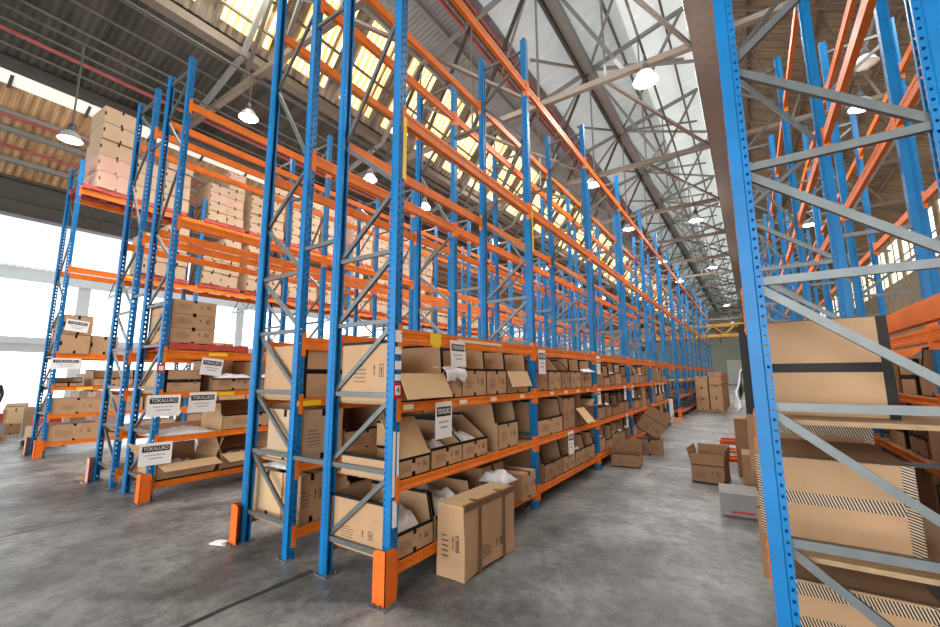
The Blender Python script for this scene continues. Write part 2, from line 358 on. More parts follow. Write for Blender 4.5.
# walls
wl = MB(); wl.bb((-26.2, Y0, 6.3), (-26, Y1, 7)).bb((-26.2, Y0, 2.9), (-26, Y1, 3.5))
for yy in range(-12, 90, 8): wl.bb((-26.3, yy-.25, 0), (-25.9, yy+.25, 7))
for a, b in ((12, 28), (36, 90)): wl.bb((-26.2, a, 0), (-26, b, 2.9))
struct('wall_left', wl.mesh('wall_left', WALLW))
struct('window_%d' % nwin, MB().bb((-26.15, Y0, 3.5), (-26.05, Y1, 6.3)).mesh('strip_window', LITWIN)); nwin += 1
struct('door_1', MB().bb((-26.15, -4, 0), (-26.08, 3.75, 2.9)).mesh('translucent_door', LITWIN))
struct('door_2', MB().bb((-26.15, 4.25, 0), (-26.08, 11.75, 2.9)).mesh('translucent_door', LITWIN))
struct('trim_%d' % ntrim, MB().bb((-25.95, Y0, 3.3), (-25.7, Y1, 3.6)).bb((-25.95, Y0, 6.25), (-25.7, Y1, 6.4)).mesh('wall_rails', WALLW)); ntrim += 1
wr = MB(); wr.bb((10.5, Y0, 0), (10.7, Y1, 7.4)); wr.bb((10.5, Y0, 9.9), (10.7, Y1, 10.6))
for i in range(35): wr.bb((10.5, Y0+3*i-.3, 7.4), (10.7, Y0+3*i+.3, 9.9))
struct('wall_right', wr.mesh('wall_right', SHEET_B))
for i in range(34):
    s = MB(); s.bb((10.58, Y0+3*i+.3, 7.4), (10.62, Y0+3*i+2.7, 9.9))
    o = struct('window_%d' % nwin, s.mesh('clerestory_pane', LITWINY)); nwin += 1
    f = MB()
    for z in (8.65,): f.bb((10.52, Y0+3*i+.3, z-.03), (10.58, Y0+3*i+2.7, z+.03))
    for yy in (1.5,): f.bb((10.52, Y0+3*i+yy-.03, 7.4), (10.58, Y0+3*i+yy+.03, 9.9))
    link('window_frame', f.mesh('window_frame', STEELBR), o)
wb = MB(); wb.bb((-30, 90, 0), (14, 90.2, 15.5))
for z in (1.5, 2.6, 3.7, 4.8, 5.9, 7): wb.bb((-30, 89.94, z), (14, 90, z+.05))
struct('wall_back', wb.mesh('wall_back', WALLG))
struct('door_3', MB().bb((-1.2, 89.8, 0), (2.0, 89.95, 4.4)).mesh('roller_door', WALLW))
wf = MB(); wf.bb((-30, -13.2, 6.2), (14, -13, 15.5)); wf.bb((-30, -13.2, 0), (-13, -13, 6.2)); wf.bb((2.3, -13.2, 0), (2.9, -13, 6.2)); wf.bb((9.5, -13.2, 0), (14, -13, 6.2))
struct('wall_front', wf.mesh('wall_front', WALLW))

# ------------------------------------------------------------------ roof trusses
def roof_z(x):
    pts = [P4, P3, P2, P1, P0]
    for a, b in zip(pts, pts[1:]):
        if a[0] <= x <= b[0]: return a[1]+(b[1]-a[1])*(x-a[0])/(b[0]-a[0])
    return P0[1]
ZC = 9.3
def roof_truss(yt, label):
    t = thing('roof_truss', label, 'roof truss', (0, yt, 0), 0, 'steel roof trusses across the warehouse')
    link('bottom_chord', MB().bb((-12.2, -.07, ZC), (1.95, .07, ZC+.16)).mesh('bottom_chord', STEELBR), t)
    tc = MB()
    for a, b in zip([P3, P2, P1, P0], [P2, P1, P0, None]):
        if b: tc.bar((a[0], 0, a[1]-.3), (b[0], 0, b[1]-.3), .12, .14)
    link('top_chord', tc.mesh('top_chord', STEELGR), t)
    xs = [1.9, -.1, -2.0, -4.3, -6.5, -8.3]
    for i, x in enumerate(xs[:-1]):
        z = roof_z(x)-.3
        link('vertical_tie', MB().bb((x-.025, -.025, ZC+.1), (x+.025, .025, z)).mesh('vertical_tie', STEELGR), t)
    for (xa, za, xb, zb) in ((-2, 14.0, -4.3, ZC+.1), (-2, 14.0, .4, ZC+.1), (-4.3, 13.3, -6.5, ZC+.1), (-6.4, 12.7, -8.3, ZC+.1), (1.4, 14.8, -.1, 12.2), (-2, 14.0, 1.9, 12.6)):
        link('strut', MB().bar((xa, 0, za), (xb, 0, zb), .09, .09).mesh('strut', STEELGR if xb > -4.2 else STEELDK), t)
    for dx in (3.2, -2.6): link('lateral_brace', MB().bar((-2, 0, 14.0), (-2+dx, 2.55, roof_z(-2+dx)-.35), .08, .08).mesh('lateral_brace', STEELGR), t)
    for dx in (-1.5, 1.6): link('lateral_brace', MB().bar((-2, 0, 14.0), (-2+dx, -2.4, roof_z(-2+dx)-.35), .08, .08).mesh('lateral_brace', STEELGR), t)
    for sx in (1, -1): link('plan_brace', MB().bar((-.1 if sx > 0 else -4.2, 0, ZC+.05), (1.9 if sx > 0 else -2, 5.1, ZC+.05), .08, .08).mesh('plan_brace', STEELBR), t)
    for k in range(0): link('plan_brace', MB().bar((-6.5+k*-5.5, 0, ZC+.05), (-12+k*5.5, 5.1, ZC+.05), .08, .08).mesh('plan_brace', STEELBR), t)
    rb = MB(); rb.bb((2.6, -.07, ZC+.09), (10.5, .07, ZC+.22)); rb.bar((1.95, 0, 14.6), (10.5, 0, 10.1), .1, .12)
    for a in range(4): rb.bar((2+a*2.1, 0, ZC+.1), (3.1+a*2.1, 0, 14.1-a*1.15-.6), .06, .06); rb.bar((3.1+a*2.1, 0, 14.1-a*1.15-.6), (4.1+a*2.1, 0, ZC+.1), .06, .06)
    link('right_bay_lattice', rb.mesh('right_bay_lattice', STEELBR), t)
    return t
for i, k in enumerate(range(-1, 16)):
    roof_truss(7.75+5.2*(k-1), ('steel roof truss over the rack ends, nearest the viewer' if i == 0 else 'steel roof truss, %s from the near rack ends' % ORD[i]))

# ------------------------------------------------------------------ high bay lamps
for x in (-7.5, -1.85, .95, 5.3, -9.7):
    struct('trim_%d' % ntrim, MB().bb((x-.025, Y0, 9.26), (x+.025, Y1, 9.3)).mesh('lamp_rail', STEELDK)); ntrim += 1
def lamp_mesh():
    hs = MB().lathe([(0, .36), (.07, .36), (.09, .3), (.11, .16), (.08, .12), (0, .12)], 16).mesh('housing', LAMPH, True)
    rf = MB().lathe([(.08, .15), (.13, .13), (.2, .05), (.27, -.1), (.285, -.12), (.275, -.12), (.19, .04), (.12, .11), (.07, .13)], 24).mesh('reflector', LAMPM, True)
    ln = MB().lathe([(0, -.105), (.268, -.105), (.255, -.08), (0, -.08)], 24).mesh('lens', LENS)
    lo = MB().lathe([(0, -.105), (.268, -.105), (.255, -.08), (0, -.08)], 24).mesh('lens', LENSOFF)
    return hs, rf, ln, lo
LHS, LRF, LLN, LLO = lamp_mesh()
def lamp(x, y, z, label, on=True, power=130, hook=ZC, size=1.0):
    t = thing('high_bay_lamp', label, 'ceiling lamp', (x, y, z), 0, 'high bay lamps under the roof')
    for n_, m_ in (('housing', LHS), ('reflector', LRF), ('lens', LLN if on else LLO)): link(n_, m_, t).scale = (size, size, size)
    link('suspension_rod', MB().bb((-.015, -.015, .3*size), (.015, .015, 9.262-z)).mesh('suspension_rod', STEELDK), t)
    if on:
        l = bpy.data.lights.new('lamp_light', 'SPOT'); l.energy = power*3; l.spot_size = R(150); l.spot_blend = .6; l.shadow_soft_size = .25; l.color = (1, .97, .9)
        o = bpy.data.objects.new('lamp_light', l); COL.objects.link(o); o.parent = t; o.location = (0, 0, -.2)
        l = bpy.data.lights.new('lamp_light', 'POINT'); l.energy = power*0.75; l.shadow_soft_size = .25; l.color = (.96, .99, 1)  # extra uplight added below the lens to brighten the roof
        o = bpy.data.objects.new('lamp_light', l); COL.objects.link(o); o.parent = t; o.location = (0, 0, -.45)
lamp(-7.5, 2.4, 8.2, 'lit white lamp above the left rack, nearest the viewer', size=.8, power=75)
lamp(-7.5, 6.45, 8.2, 'lit lamp seen between the two near frames of the centre rack', size=.8, power=75)
lamp(-7.5, 9.25, 8.2, 'small lit lamp right of the near centre rack post', size=.85, power=75)
for i in range(4): lamp(-7.5, 14.5+6*i, 8.2, 'lit lamp over the left aisle, %s beyond the three near ones' % ORD[i])
lamp(0.95, 7.2, 8.65, 'large glaring lamp over the main aisle, nearest of its line')
for i, (x, y) in enumerate(((-1.85, 12.2), (-1.9, 17.9), (-1.6, 25.3), (-1.5, 32))): lamp(x, y, 8.8, 'lit lamp above the top of the centre rack, %s in its row' % ORD[i])
lamp(0.95, 18, 8.65, 'lit lamp over the far main aisle beside the girder'); lamp(0.95, 28, 8.65, 'lit lamp over the main aisle just before the crane')
lamp(0.95, 46, 8.65, 'lit lamp over the floor beyond the yellow crane')
lamp(0.95, 64, 8.65, 'lit lamp over the floor near the back wall')
lamp(-9.7, -.3, 7.0, 'lit white bell lamp beside the pink carton stack', power=8, size=.78)
lamp(5.2, 9.6, 8.75, 'unlit cream bell lamp over the right racks', False, size=.8)
lamp(5.45, 11.6, 8.75, 'glaring lit lamp over the right racks'); lamp(5.3, 22, 8.75, 'lit lamp far back over the right racks'); lamp(5.3, 4.0, 8.75, 'lit lamp over the near right racks', True)

# ================================================================== RACKS
PITCH_B, DEP, HP = 2.6588, 0.84, 6.78
NF = 14
def upright_mesh():
    o = [(0, -.042), (0, .042), (-.054, .042), (-.06, .035), (-.088, .035), (-.088, .018)]
    t = .003
    i = [(-.085, .018), (-.085, .032), (-.0615, .032), (-.0555, .039), (-t, .039), (-t, -.039), (-.0555, -.039), (-.0615, -.032), (-.085, -.032), (-.085, -.018)]
    outer = [(-.088, -.018), (-.088, -.035), (-.06, -.035), (-.054, -.042)]+o
    me = MB().prism(outer+i, 'z', 0, HP).mesh('post', BLUE)
    return me
UP = upright_mesh()
PLT = MB().bb((-.13, -.07, 0), (.03, .07, .008)).tube((.015, .055, .008), (.015, .055, .03), .01, n=6).tube((-.11, -.055, .008), (-.11, -.055, .03), .01, n=6).mesh('base_plate', PLATE)
BL = PITCH_B-.084
def beam_prof(h): return [(-.045, 0), (0.002, 0), (0.002, h*.28), (-.003, h*.34), (-.003, h*.66), (.002, h*.72), (.002, h), (-.026, h), (-.026, h-.022), (-.045, h-.022)]
BEAM = {}
for h in (.08, .125):
    BEAM[h, 0] = MB().prism([(x, z-h) for x, z in beam_prof(h)], 'y', .043, .043+BL-.002).mesh('beam', ORANGE)
def conn_mesh(h, far):
    s = MB(); y = .0 if not far else PITCH_B
    a, b = (.002, .044) if not far else (PITCH_B-.044, PITCH_B-.002)
    s.bb((.0015, a, -h-.07), (.006, b, .045))
    q = .0425 if not far else PITCH_B-.0475
    s.bb((-.048, q, -h-.07), (.006, q+.005, .045))
    for z in (-h-.045, -.04, .025): s.bb((.006, (a+b)/2-.008, z-.006), (.009, (a+b)/2+.008, z+.006))
    return s.mesh('connector', ORANGE)
CONN = {(h, f): conn_mesh(h, f) for h in (.08, .125) for f in (0, 1)}
BRD = MB().bb((-DEP+.03, .06, -.024), (-.028, PITCH_B-.06, -.001)).mesh('shelf_board', BOARD)
def brace_mesh(p0, p1): return MB().chan(p0, p1, .026, .04, .004, (0, 1, 0)).mesh('brace', GALV)
XI, XO = -.07, -DEP+.07
def brace_list(rising):
    a, b = (XO, XI) if rising else (XI, XO)     # nodes on side a, diagonals climb from a to b
    zs = [.3, .92, 1.535, 2.155, 2.77]
    L = []
    for z in zs: L.append(((XI, -.012, z), (XO, -.012, z)))
    for z, z2 in zip(zs, zs[1:]+[3.38]): L.append(((a, .004, z+.03), (b, .004, z2-.03)))
    zz = [(b, 3.38), (a, 3.99), (b, 5.15), (a, 5.95), (b, 6.55)]
    for p, q in zip(zz, zz[1:]): L.append(((p[0], .004, p[1]+.03), (q[0], .004, q[1]-.03)))
    L.append(((XI, -.012, 6.6), (XO, -.012, 6.6)))
    return L
LV = [.2475, .8523, 1.4726, 2.0867, 4.0803, 6.0068]
BRM = {r: [brace_mesh(*p) for p in brace_list(r)] for r in (True, False)}
RACKS = {}
def rack(label, xf, flip, levels, skip=lambda bay, lv: False, boards=lambda bay, lv: False, y0=.042, rising=True, nearb=8, group=None, nconn=5, nf=NF):
    """one row: front face at x=xf facing +X; flip turns only which diagonal direction is used"""
    t = thing('pallet_rack', label, 'pallet rack', (xf, y0, 0), 0, group)
    # front posts: local x = 0, facing +x; rear posts mirrored
    nb = 0; rest = MB(); nbeam = 0; restb = MB()
    for k in range(nf):
        y = k*PITCH_B
        a = link('post', UP, t, (0, y, 0)); link('base_plate', PLT, a)
        b = link('post', UP, t, (-DEP, y, 0), math.pi); link('base_plate', PLT, b)
        for me, p in zip(BRM[rising], brace_list(rising)):
            if nb < 98: link('brace', me, t, (0, y, 0)); nb += 1
            else: rest.chan((p[0][0], p[0][1]+y, p[0][2]), (p[1][0], p[1][1]+y, p[1][2]), .026, .04, .004, (0, 1, 0))
    for k in range(nf-1):
        for li, z in enumerate(levels):
            if skip(k, li): continue
            h = .08 if li < 3 else .125
            for side in (0, 1):
                y = k*PITCH_B+(PITCH_B if side else 0); x = -DEP if side else 0
                if nbeam < 98:
                    bo = link('beam', BEAM[h, 0], t, (x, y, z), math.pi if side else 0); nbeam += 1
                    if k < nconn:
                        link('connector', CONN[h, 0], bo); link('connector', CONN[h, 1], bo)
                else:
                    prof = [(x+(u if not side else -u), z-h+v) for u, v in beam_prof(h)]
                    restb.prism(prof, 'y', k*PITCH_B+.042, (k+1)*PITCH_B-.042)
            if li < 3 and boards(k, li): link('shelf_board', BRD, t, (0, k*PITCH_B, z))
    if rest.v: o = link('brace', rest.mesh('brace', GALV), t); o['kind'] = 'stuff'
    if restb.v: o = link('beam', restb.mesh('beam', ORANGE), t); o['kind'] = 'stuff'
    return t
tun = lambda bay, lv: bay == 5 and lv < 3
X1A, X1B, X2A, X2B, X3, X4A, X4B = 0.0, -1.316, -4.59, -5.906, -10.235, 3.26, 4.576
r1a = rack('blue and orange pallet rack in the centre, row beside the main aisle', X1A, 0, LV, tun, lambda b, l: b != 5)
r1b = rack('blue and orange pallet rack in the centre, back row beside the left aisle', X1B, 0, LV, tun, lambda b, l: b != 5, rising=False)
r2a = rack('pallet rack left of the centre one, row with white placards on its near post', X2A, 0, LV, tun, lambda b, l: b != 5)
r2b = rack('pallet rack left of the centre one, rear row away from the placards', X2B, 0, LV, tun, lambda b, l: b < 4, rising=False)
r3 = rack('far left pallet rack carrying the pink carton stack on top', X3, 0, [.313, .896, 1.497, 2.23, 4.2, 6.09], tun, lambda b, l: b < 6, y0=.07)
r4a = rack('right pallet rack with its blue post in the near foreground', X4A, 0, LV, tun, lambda b, l: b < 4, rising=False)
r4b = rack('right pallet rack behind the foreground one, second row', X4B, 0, LV, tun, lambda b, l: b < 4, rising=True)
# row spacers tie the back-to-back rows: parts of the first row
for t, k0 in ((r1a, 0), (r2a, 0), (r4b, 0)):
    for k in range(6):
        for z in (.92, 3.0, 5.6):
            link('row_spacer', MB().bb((-DEP-.476, -.03, -.02), (-DEP, .0, .02)).mesh('row_spacer', GALV), t, (0, k*PITCH_B, z))
# stickers on the centre rack
def sticker(t, y, z, w, h, matl, name='sticker', x=.0035):
    return link(name, MB().bb((x, y-w/2, z-h/2), (x+.001, y+w/2, z+h/2)).mesh(name, matl), t)
for y in (.14, .95, 1.55, 2.25, 3.2, 3.75, 4.3, 4.8): sticker(r1a, y, LV[2]-.04, .13, .042, CREAM, 'shelf_tag', .003)['label'] = 'cream shelf tag'
o = link('caution_tag', MB().bb((.003, .42, LV[3]-.115), (.005, .58, LV[3]-.005)).bb((.004, .45, LV[3]-.135), (.0055, .56, LV[3]-.09)).mesh('caution_tag', YELLOW), r1a); o['label'] = 'yellow tag on the beam'
sticker(r1a, 1.3, LV[3]-.045, .9, .03, CREAM, 'beam_label', .003)
for z, h in ((2.02, .1), (1.9, .06), (1.78, .07), (1.68, .05)): sticker(r1a, .0, z, .075, h, WHITE, 'post_label', .007)
sticker(r1a, 0, 1.575, .1, .13, RED, 'bay_number', .007); sticker(r1a, 0, 1.575, .062, .075, WHITE, 'bay_number', .0085)
o = link('bay_number', text_mesh('4', .075, BLACK), r1a, (.0105, 0, 1.575)); o.rotation_euler = (R(90), 0, R(90))
sticker(r1a, -.02, 1.0, .03, .5, WHITE, 'post_label', .001); sticker(r1a, .025, .98, .025, .52, WHITE, 'post_label', .001); sticker(r1a, .0, .62, .05, .2, WHITE, 'post_label', .001)
for k in (0, 1): sticker(r1a, k*PITCH_B+.03, 3.72, .045, .6, YELLOW, 'warning_strip', .007)
for (t, y, li) in ((r2a, .75, 3), (r2a, .9, 2), (r2a, 2.0, 2), (r1b, .12, 2), (r3, .55, 2), (r3, 1.2, 4)):
    sticker(t, y, ([.313, .896, 1.497, 2.23, 4.2, 6.09] if t is r3 else LV)[li]-.045, .28, .05, YELLOW, 'beam_label', .003)
for y in (-.01,): sticker(r2a, y, 1.82, .1, .12, RED, 'bay_number', .007); sticker(r2a, y, 1.82, .06, .06, WHITE, 'bay_number', .0085)
for (x, yy, li) in ((0, .55, 3), (0, 1.3, 2), (0, .9, 1)): sticker(r4b, yy, LV[2]-.04, .2, .05, YELLOW, 'beam_label', -DEP-.004)

# ------------------------------------------------------------------ post guards
def guard(x, y, sx, label, matl=GUARD, h=.39, w=.13):
    """L-shaped steel guard, its corner outside the post corner; sx=+1 protects a right-hand corner"""
    t = thing('post_guard', label, 'post guard', (x, y, 0), 0, 'orange post guards')
    s = MB()
    s.prism([(0, 0.008), (-sx*w, .008), (-sx*w, h-.03), (-sx*(w-.03), h), (0, h)], 'y', 0, .006)
    s.prism([(0, .008), (w, .008), (w, h-.03), (w-.03, h), (0, h)], 'x', -.006 if sx > 0 else 0, 0 if sx > 0 else .006)
    link('shield', s.mesh('shield', matl), t)
    f = MB(); f.bb((min(0, -sx*w), -.045, 0), (max(0, -sx*w), .0, .008)); f.bb((min(0, sx*.045), -.045, 0), (max(0, sx*.045), w, .008))
    link('foot_plate', f.mesh('foot_plate', PLATE if matl is GUARD else matl), t)
    for (bx, by) in ((-sx*.09, -.025), (-sx*.03, -.025), (sx*.025, .03), (sx*.025, .09)):
        link('bolt', MB().tube((bx, by, .008), (bx, by, .028), .011, n=6).mesh('bolt', GALV), t)
    return t
guard(.04, -.085, 1, 'orange steel guard around the foot of the nearest centre rack post')
guard(-2.156-.03, -.085, -1, 'orange guard at the foot of the centre rack post beside the left aisle')
guard(X2A+.045, -.085, 1, 'orange guard at the foot of the placard post of the left rack')
guard(X2A-2.156-.03, -.085, -1, 'faded narrow guard at the outer foot of the left rack', PINKW)
guard(X3+.045, -.06, 1, 'orange guard at the foot of the far left rack')
guard(X3-.84-.03, -.06, -1, 'faded guard at the outer foot of the far left rack', PINKW)
guard(.045, 6*PITCH_B-.085, 1, 'orange guard at the far side of the gap in the centre rack')

tag(link('paper_scrap', MB().bb((-.11, -.04, 0), (.08, .05, .012)).bb((-.05, -.06, .012), (.06, .03, .03)).mesh('paper_scrap', WHITE), None, (-2.24, -.13, .0), R(20)), 'white paper scrap on the floor by the guard beside the left aisle', 'paper scrap')
tag(link('timber_offcut', MB().bb((-.28, -.04, 0), (.28, .04, .03)).mesh('timber_offcut', PALWOOD), None, (-6.95, .02, 0), R(15)), 'loose timber offcut on the floor by the faded guard of the left rack', 'timber')
# ================================================================== CARTONS
def wallpoly(s, pts, th, axis, at):
    s.prism(pts, axis, at, at+th)
_mk = {}
def print_mesh(w, h):
    k = (round(w, 1), round(h, 1))
    if k in _mk: return _mk[k]
    s = MB(); rr = random.Random(5)
    def q(x0, z0, x1, z1): s.bb((x0, -.0012, z0), (x1, 0, z1))
    for i in range(5):
        z = h*.62-i*h*.075; x = -w*.36
        while x < -w*.36+w*(.28 if i else .2):
            l = w*rr.uniform(.02, .05); q(x, z, x+l, z+h*.022); x += l+w*.012
    ax = w*.14; q(ax-.005, h*.44, ax+.005, h*.58); s.prism([(ax-.015, h*.575), (ax+.015, h*.575), (ax, h*.66)], 'y', -.0012, 0)
    bx = w*.26
    for a in (0, 1): q(bx+a*.05, h*.42, bx+a*.05+.005, h*.66)
    q(bx, h*.42, bx+.055, h*.44); q(bx, h*.64, bx+.055, h*.66); q(bx+.018, h*.46, bx+.036, h*.6)
    _mk[k] = s.mesh('printed_mark', INK); return _mk[k]
def carton(style, w, d, h, label, loc, rz=0, matl=CARD, fh=None, flap=None, tape=True, mark=True, group=None, black=True, name=None, cut=.1, tilt=None):
    """w along local x, d along local y (front at -d/2), base at z=0"""
    t = thing(name or ('open_carton' if style in ('bin', 'open') else 'sealed_carton'), label, 'cardboard box', loc, rz, group)
    if tilt: t.rotation_euler = (tilt[0], tilt[1], rz)
    th = .007; tm = TAPE if black else TAPEB; X, Y = w/2, d/2
    if style == 'bin':
        fh = fh or h*.5; s = MB()
        s.bb((-X, -Y, 0), (X, Y, th)); s.bb((-X, Y-th, th), (X, Y, h)); s.bb((-X, -Y, th), (X, -Y+th, fh))
        ys = -Y+d*cut
        for sx in (-1, 1):
            a = sx*X-(th if sx > 0 else 0)
            s.prism([(-Y, th), (Y, th), (Y, h), (ys, h), (-Y+.03, fh), (-Y, fh)], 'x', a, a+th)
        link('body', s.mesh('body', matl), t)
        if tape:
            e = MB(); e.bb((-X-.001, -Y-.0015, fh-.022), (X+.001, -Y+.009, fh+.003))
            e.bb((-X-.001, -Y-.0015, 0), (X+.001, -Y, .012))
            for sx in (-1, 1):
                e.bar((sx*X, -Y+.03, fh), (sx*X, ys, h), .02, .012, (1, 0, 0)); e.bb((sx*X-.008, ys, h-.022), (sx*X+.0085, Y, h+.002))
            e.bb((-.02, -Y-.0016, fh-.055), (.02, -Y-.0002, fh+.003)); e.bb((-.02, -Y-.0016, 0), (.02, -Y-.0002, .045))
            link('tape', e.mesh('tape', tm), t)
        if flap:
            L, ang = flap; s2 = MB(); M = Matrix.Rotation(R(ang), 3, 'X')
            s2.box(Vector((0, -Y, fh))+M @ Vector((0, -L/2, 0)), (w*.98, L, .006), M); link('flap', s2.mesh('flap', CARD_L), t)
        if mark: link('printed_mark', print_mesh(w, fh), t, (0, -Y-.0003, 0))
    elif style == 'open':
        s = MB(); s.bb((-X, -Y, 0), (X, Y, th)); s.bb((-X, -Y, th), (X, -Y+th, h)); s.bb((-X, Y-th, th), (X, Y, h)); s.bb((-X, -Y+th, th), (-X+th, Y-th, h)); s.bb((X-th, -Y+th, th), (X, Y-th, h))
        link('body', s.mesh('body', matl), t)
        for side, ang, L in (flap or [('f', 40, d*.4), ('b', 120, d*.4), ('l', 60, d*.4), ('r', 50, d*.4)]):
            M = {'f': Matrix.Identity(3), 'b': Matrix.Rotation(math.pi, 3, 'Z'), 'l': Matrix.Rotation(-math.pi/2, 3, 'Z'), 'r': Matrix.Rotation(math.pi/2, 3, 'Z')}[side]
            ww, yy = (w, Y) if side in 'fb' else (d, X)
            M2 = M @ Matrix.Rotation(R(-ang), 3, 'X')      # ang: 0 = horizontal outward, 90 = standing up, -80 = hanging down
            c = M @ Vector((0, -yy+.003, h+.002))+M2 @ Vector((0, -L/2, 0))
            link('flap', MB().box(c, (ww*.98, L, .006), M2).mesh('flap', CARD_L if abs(ang) < 60 else matl), t)
        if tape:
            e = MB(); e.bb((-X-.001, -Y-.0015, h-.012), (X+.001, -Y, h)); e.bb((X, -Y, h-.012), (X+.0015, Y, h)); e.bb((-X-.001, -Y-.0015, 0), (X+.001, -Y, .02)); e.bb((X-.02, -Y-.0016, 0), (X+.0016, -Y, h*.25))
            link('tape', e.mesh('tape', tm), t)
        if mark: link('printed_mark', print_mesh(w, h), t, (0, -Y-.0003, 0))
    else:
        s = MB(); b = .004
        s.bb((-X, -Y, 0), (X, Y, h)); me = s.mesh('body', matl)
        bm = bmesh.new(); bm.from_mesh(me); bmesh.ops.bevel(bm, geom=bm.edges[:], offset=b, segments=1, affect='EDGES'); bm.to_mesh(me); bm.free()
        link('body', me, t)
        if tape:
            e = MB(); tw = min(.024, w*.08)
            if style == 'striped': tm = STRIPE; tw = .03
            if style in ('edged', 'striped'):
                for sx in (-1, 1):
                    e.bb((sx*X-(tw*1.6 if sx > 0 else .0015), -Y-.0015, 0), (sx*X+(tw*1.6 if sx < 0 else .0015), -Y, h))
                    e.bb((min(sx*X, sx*(X+.0015)), -Y-.0015, 0), (max(sx*X, sx*(X+.0015)), -Y+tw*1.6, h))
                if style == 'striped': link('tape', e.mesh('tape', STRIPE_V), t); e = MB()
                e.bb((-X, -Y-.0013, h*.5-tw), (X, -Y, h*.5+tw)); e.bb((-X, -Y, h), (X, -Y+tw*1.5, h+.0015))
            else:
                e.bb((-tw, -Y-.0012, h*.86), (tw, -Y, h)); e.bb((-tw, -Y-.0012, 0), (tw, -Y, h*.12)); e.bb((-tw, -Y-.0012, h), (tw, Y+.0012, h+.0014)); e.bb((X-.0001, -tw, h*.85), (X+.0012, tw, h)); e.bb((X-.0001, -tw, 0), (X+.0012, tw, h*.12))
                e.bb((-X-.0012, -tw, h*.85), (-X, tw, h)); e.bb((-X-.0012, -tw, 0), (-X, tw, h*.12))
            link('tape', e.mesh('tape', tm), t)
        if mark: link('printed_mark', print_mesh(w, h), t, (0, -Y-.0003, 0))
    return t
def heap(w, d, h, label, loc, rz=0, matl=CLOTH, seed=1, name='wrapped_garments', group=None):
    n, mm = 14, 10; s = MB(); vs = []
    for i in range(n+1):
        for j in range(mm+1):
            u, v = i/n*2-1, j/mm*2-1; e = max(0, (1-abs(u)**4)*(1-abs(v)**4))
            z = h*e*(.55+.5*noise.noise(Vector((u*2.3+seed*3.1, v*2.3, seed))))+.012*noise.noise(Vector((u*9, v*9, seed)))
            vs.append((u*w/2, v*d/2, max(z, .001)+.003))
    k = mm+1; fs = [[i*k+j, (i+1)*k+j, (i+1)*k+j+1, i*k+j+1] for i in range(n) for j in range(mm)]
    nb = len(vs); vs += [(x, y, 0) for x, y, z in vs]; fs += [[nb+a for a in f[::-1]] for f in fs]
    rim = [i*k for i in range(n+1)]+[n*k+j for j in range(1, mm+1)]+[i*k+mm for i in range(n-1, -1, -1)]+[j for j in range(mm-1, 0, -1)]
    fs += [[rim[a], rim[(a+1) % len(rim)], nb+rim[(a+1) % len(rim)], nb+rim[a]] for a in range(len(rim))]
    o = link(name, s.add(vs, fs).mesh(name, matl, True), None, loc, rz); return tag(o, label, 'packaging' if matl is PLASTIC else 'wrapped clothes', group)

SHN = ['bottom', 'second', 'third']
BAYN = ['nearest', 'second', 'third', 'fourth', 'fifth']
RF = R(90)
def on1(style, y0, y1, li, h, d=.7, inset=.02, rz=0, xf=X1A, z=None, **k):
    """a carton on the centre rack, spanning y0..y1, facing the main aisle"""
    zz = LV[li] if z is None else z
    return carton(style, y1-y0, d, h, k.pop('label'), (xf-inset-d/2, (y0+y1)/2, zz), RF+rz, **k)
GR = 'open picking cartons on the centre rack'
# --- nearest bay, third shelf
L1 = 'third shelf, nearest bay of centre rack'
big3 = on1('bin', .07, .70, 2, .52, cut=.07, fh=.24, flap=(.24, 62), matl=CARD, label='wide box, big flap hanging over its front, '+L1, group=GR)
on1('bin', .72, 1.0, 2, .5, cut=.07, fh=.26, label='narrow box spilling white plastic, '+L1, group=GR)
on1('bin', 1.01, 1.47, 2, .53, cut=.07, fh=.29, label='plain box just right of the white plastic, '+L1, group=GR)
on1('bin', 1.48, 1.93, 2, .52, cut=.07, fh=.29, label='box left of the one with folded front flap, '+L1, group=GR)
on1('bin', 1.95, 2.5, 2, .52, cut=.07, fh=.27, flap=(.2, 70), label='box with short front flap by second post, '+L1, group=GR)
hw = MB(); vs = []; n1, n2 = 12, 12
for sx in (0, 1):
    for i in range(n1+1):
        for j in range(n2+1):
            u, v = i/n1, j/n2; nz = noise.noise(Vector((u*4, v*4, 7)))
            if v < .55: x, z = -.34+.33*v/.55, LV[2]+.265+.05*math.sin(v/.55*2.6)+.02*nz
            else: x, z = -.01+.03*math.sin((v-.55)*6)+.012*nz, LV[2]+.29-.14*(v-.55)/.45*(.8+.3*nz)
            vs.append((x-.004*sx, .70+.34*u+.02*nz, z-.006*sx))
k = n2+1; q = (n1+1)*k; fs = [[i*k+j, (i+1)*k+j, (i+1)*k+j+1, i*k+j+1] for i in range(n1) for j in range(n2)]; fs += [[a+q for a in f[::-1]] for f in fs]
rim = [i*k for i in range(n1+1)]+[n1*k+j for j in range(1, k)]+[i*k+n2 for i in range(n1-1, -1, -1)]+list(range(n2-1, 0, -1))
fs += [[rim[a], rim[(a+1) % len(rim)], q+rim[(a+1) % len(rim)], q+rim[a]] for a in range(len(rim))]
tag(link('wrapped_garments', hw.add(vs, fs).mesh('wrapped_garments', CLOTH, True)), 'white plastic bag draped out of a narrow box, third shelf of centre rack', 'wrapped clothes')
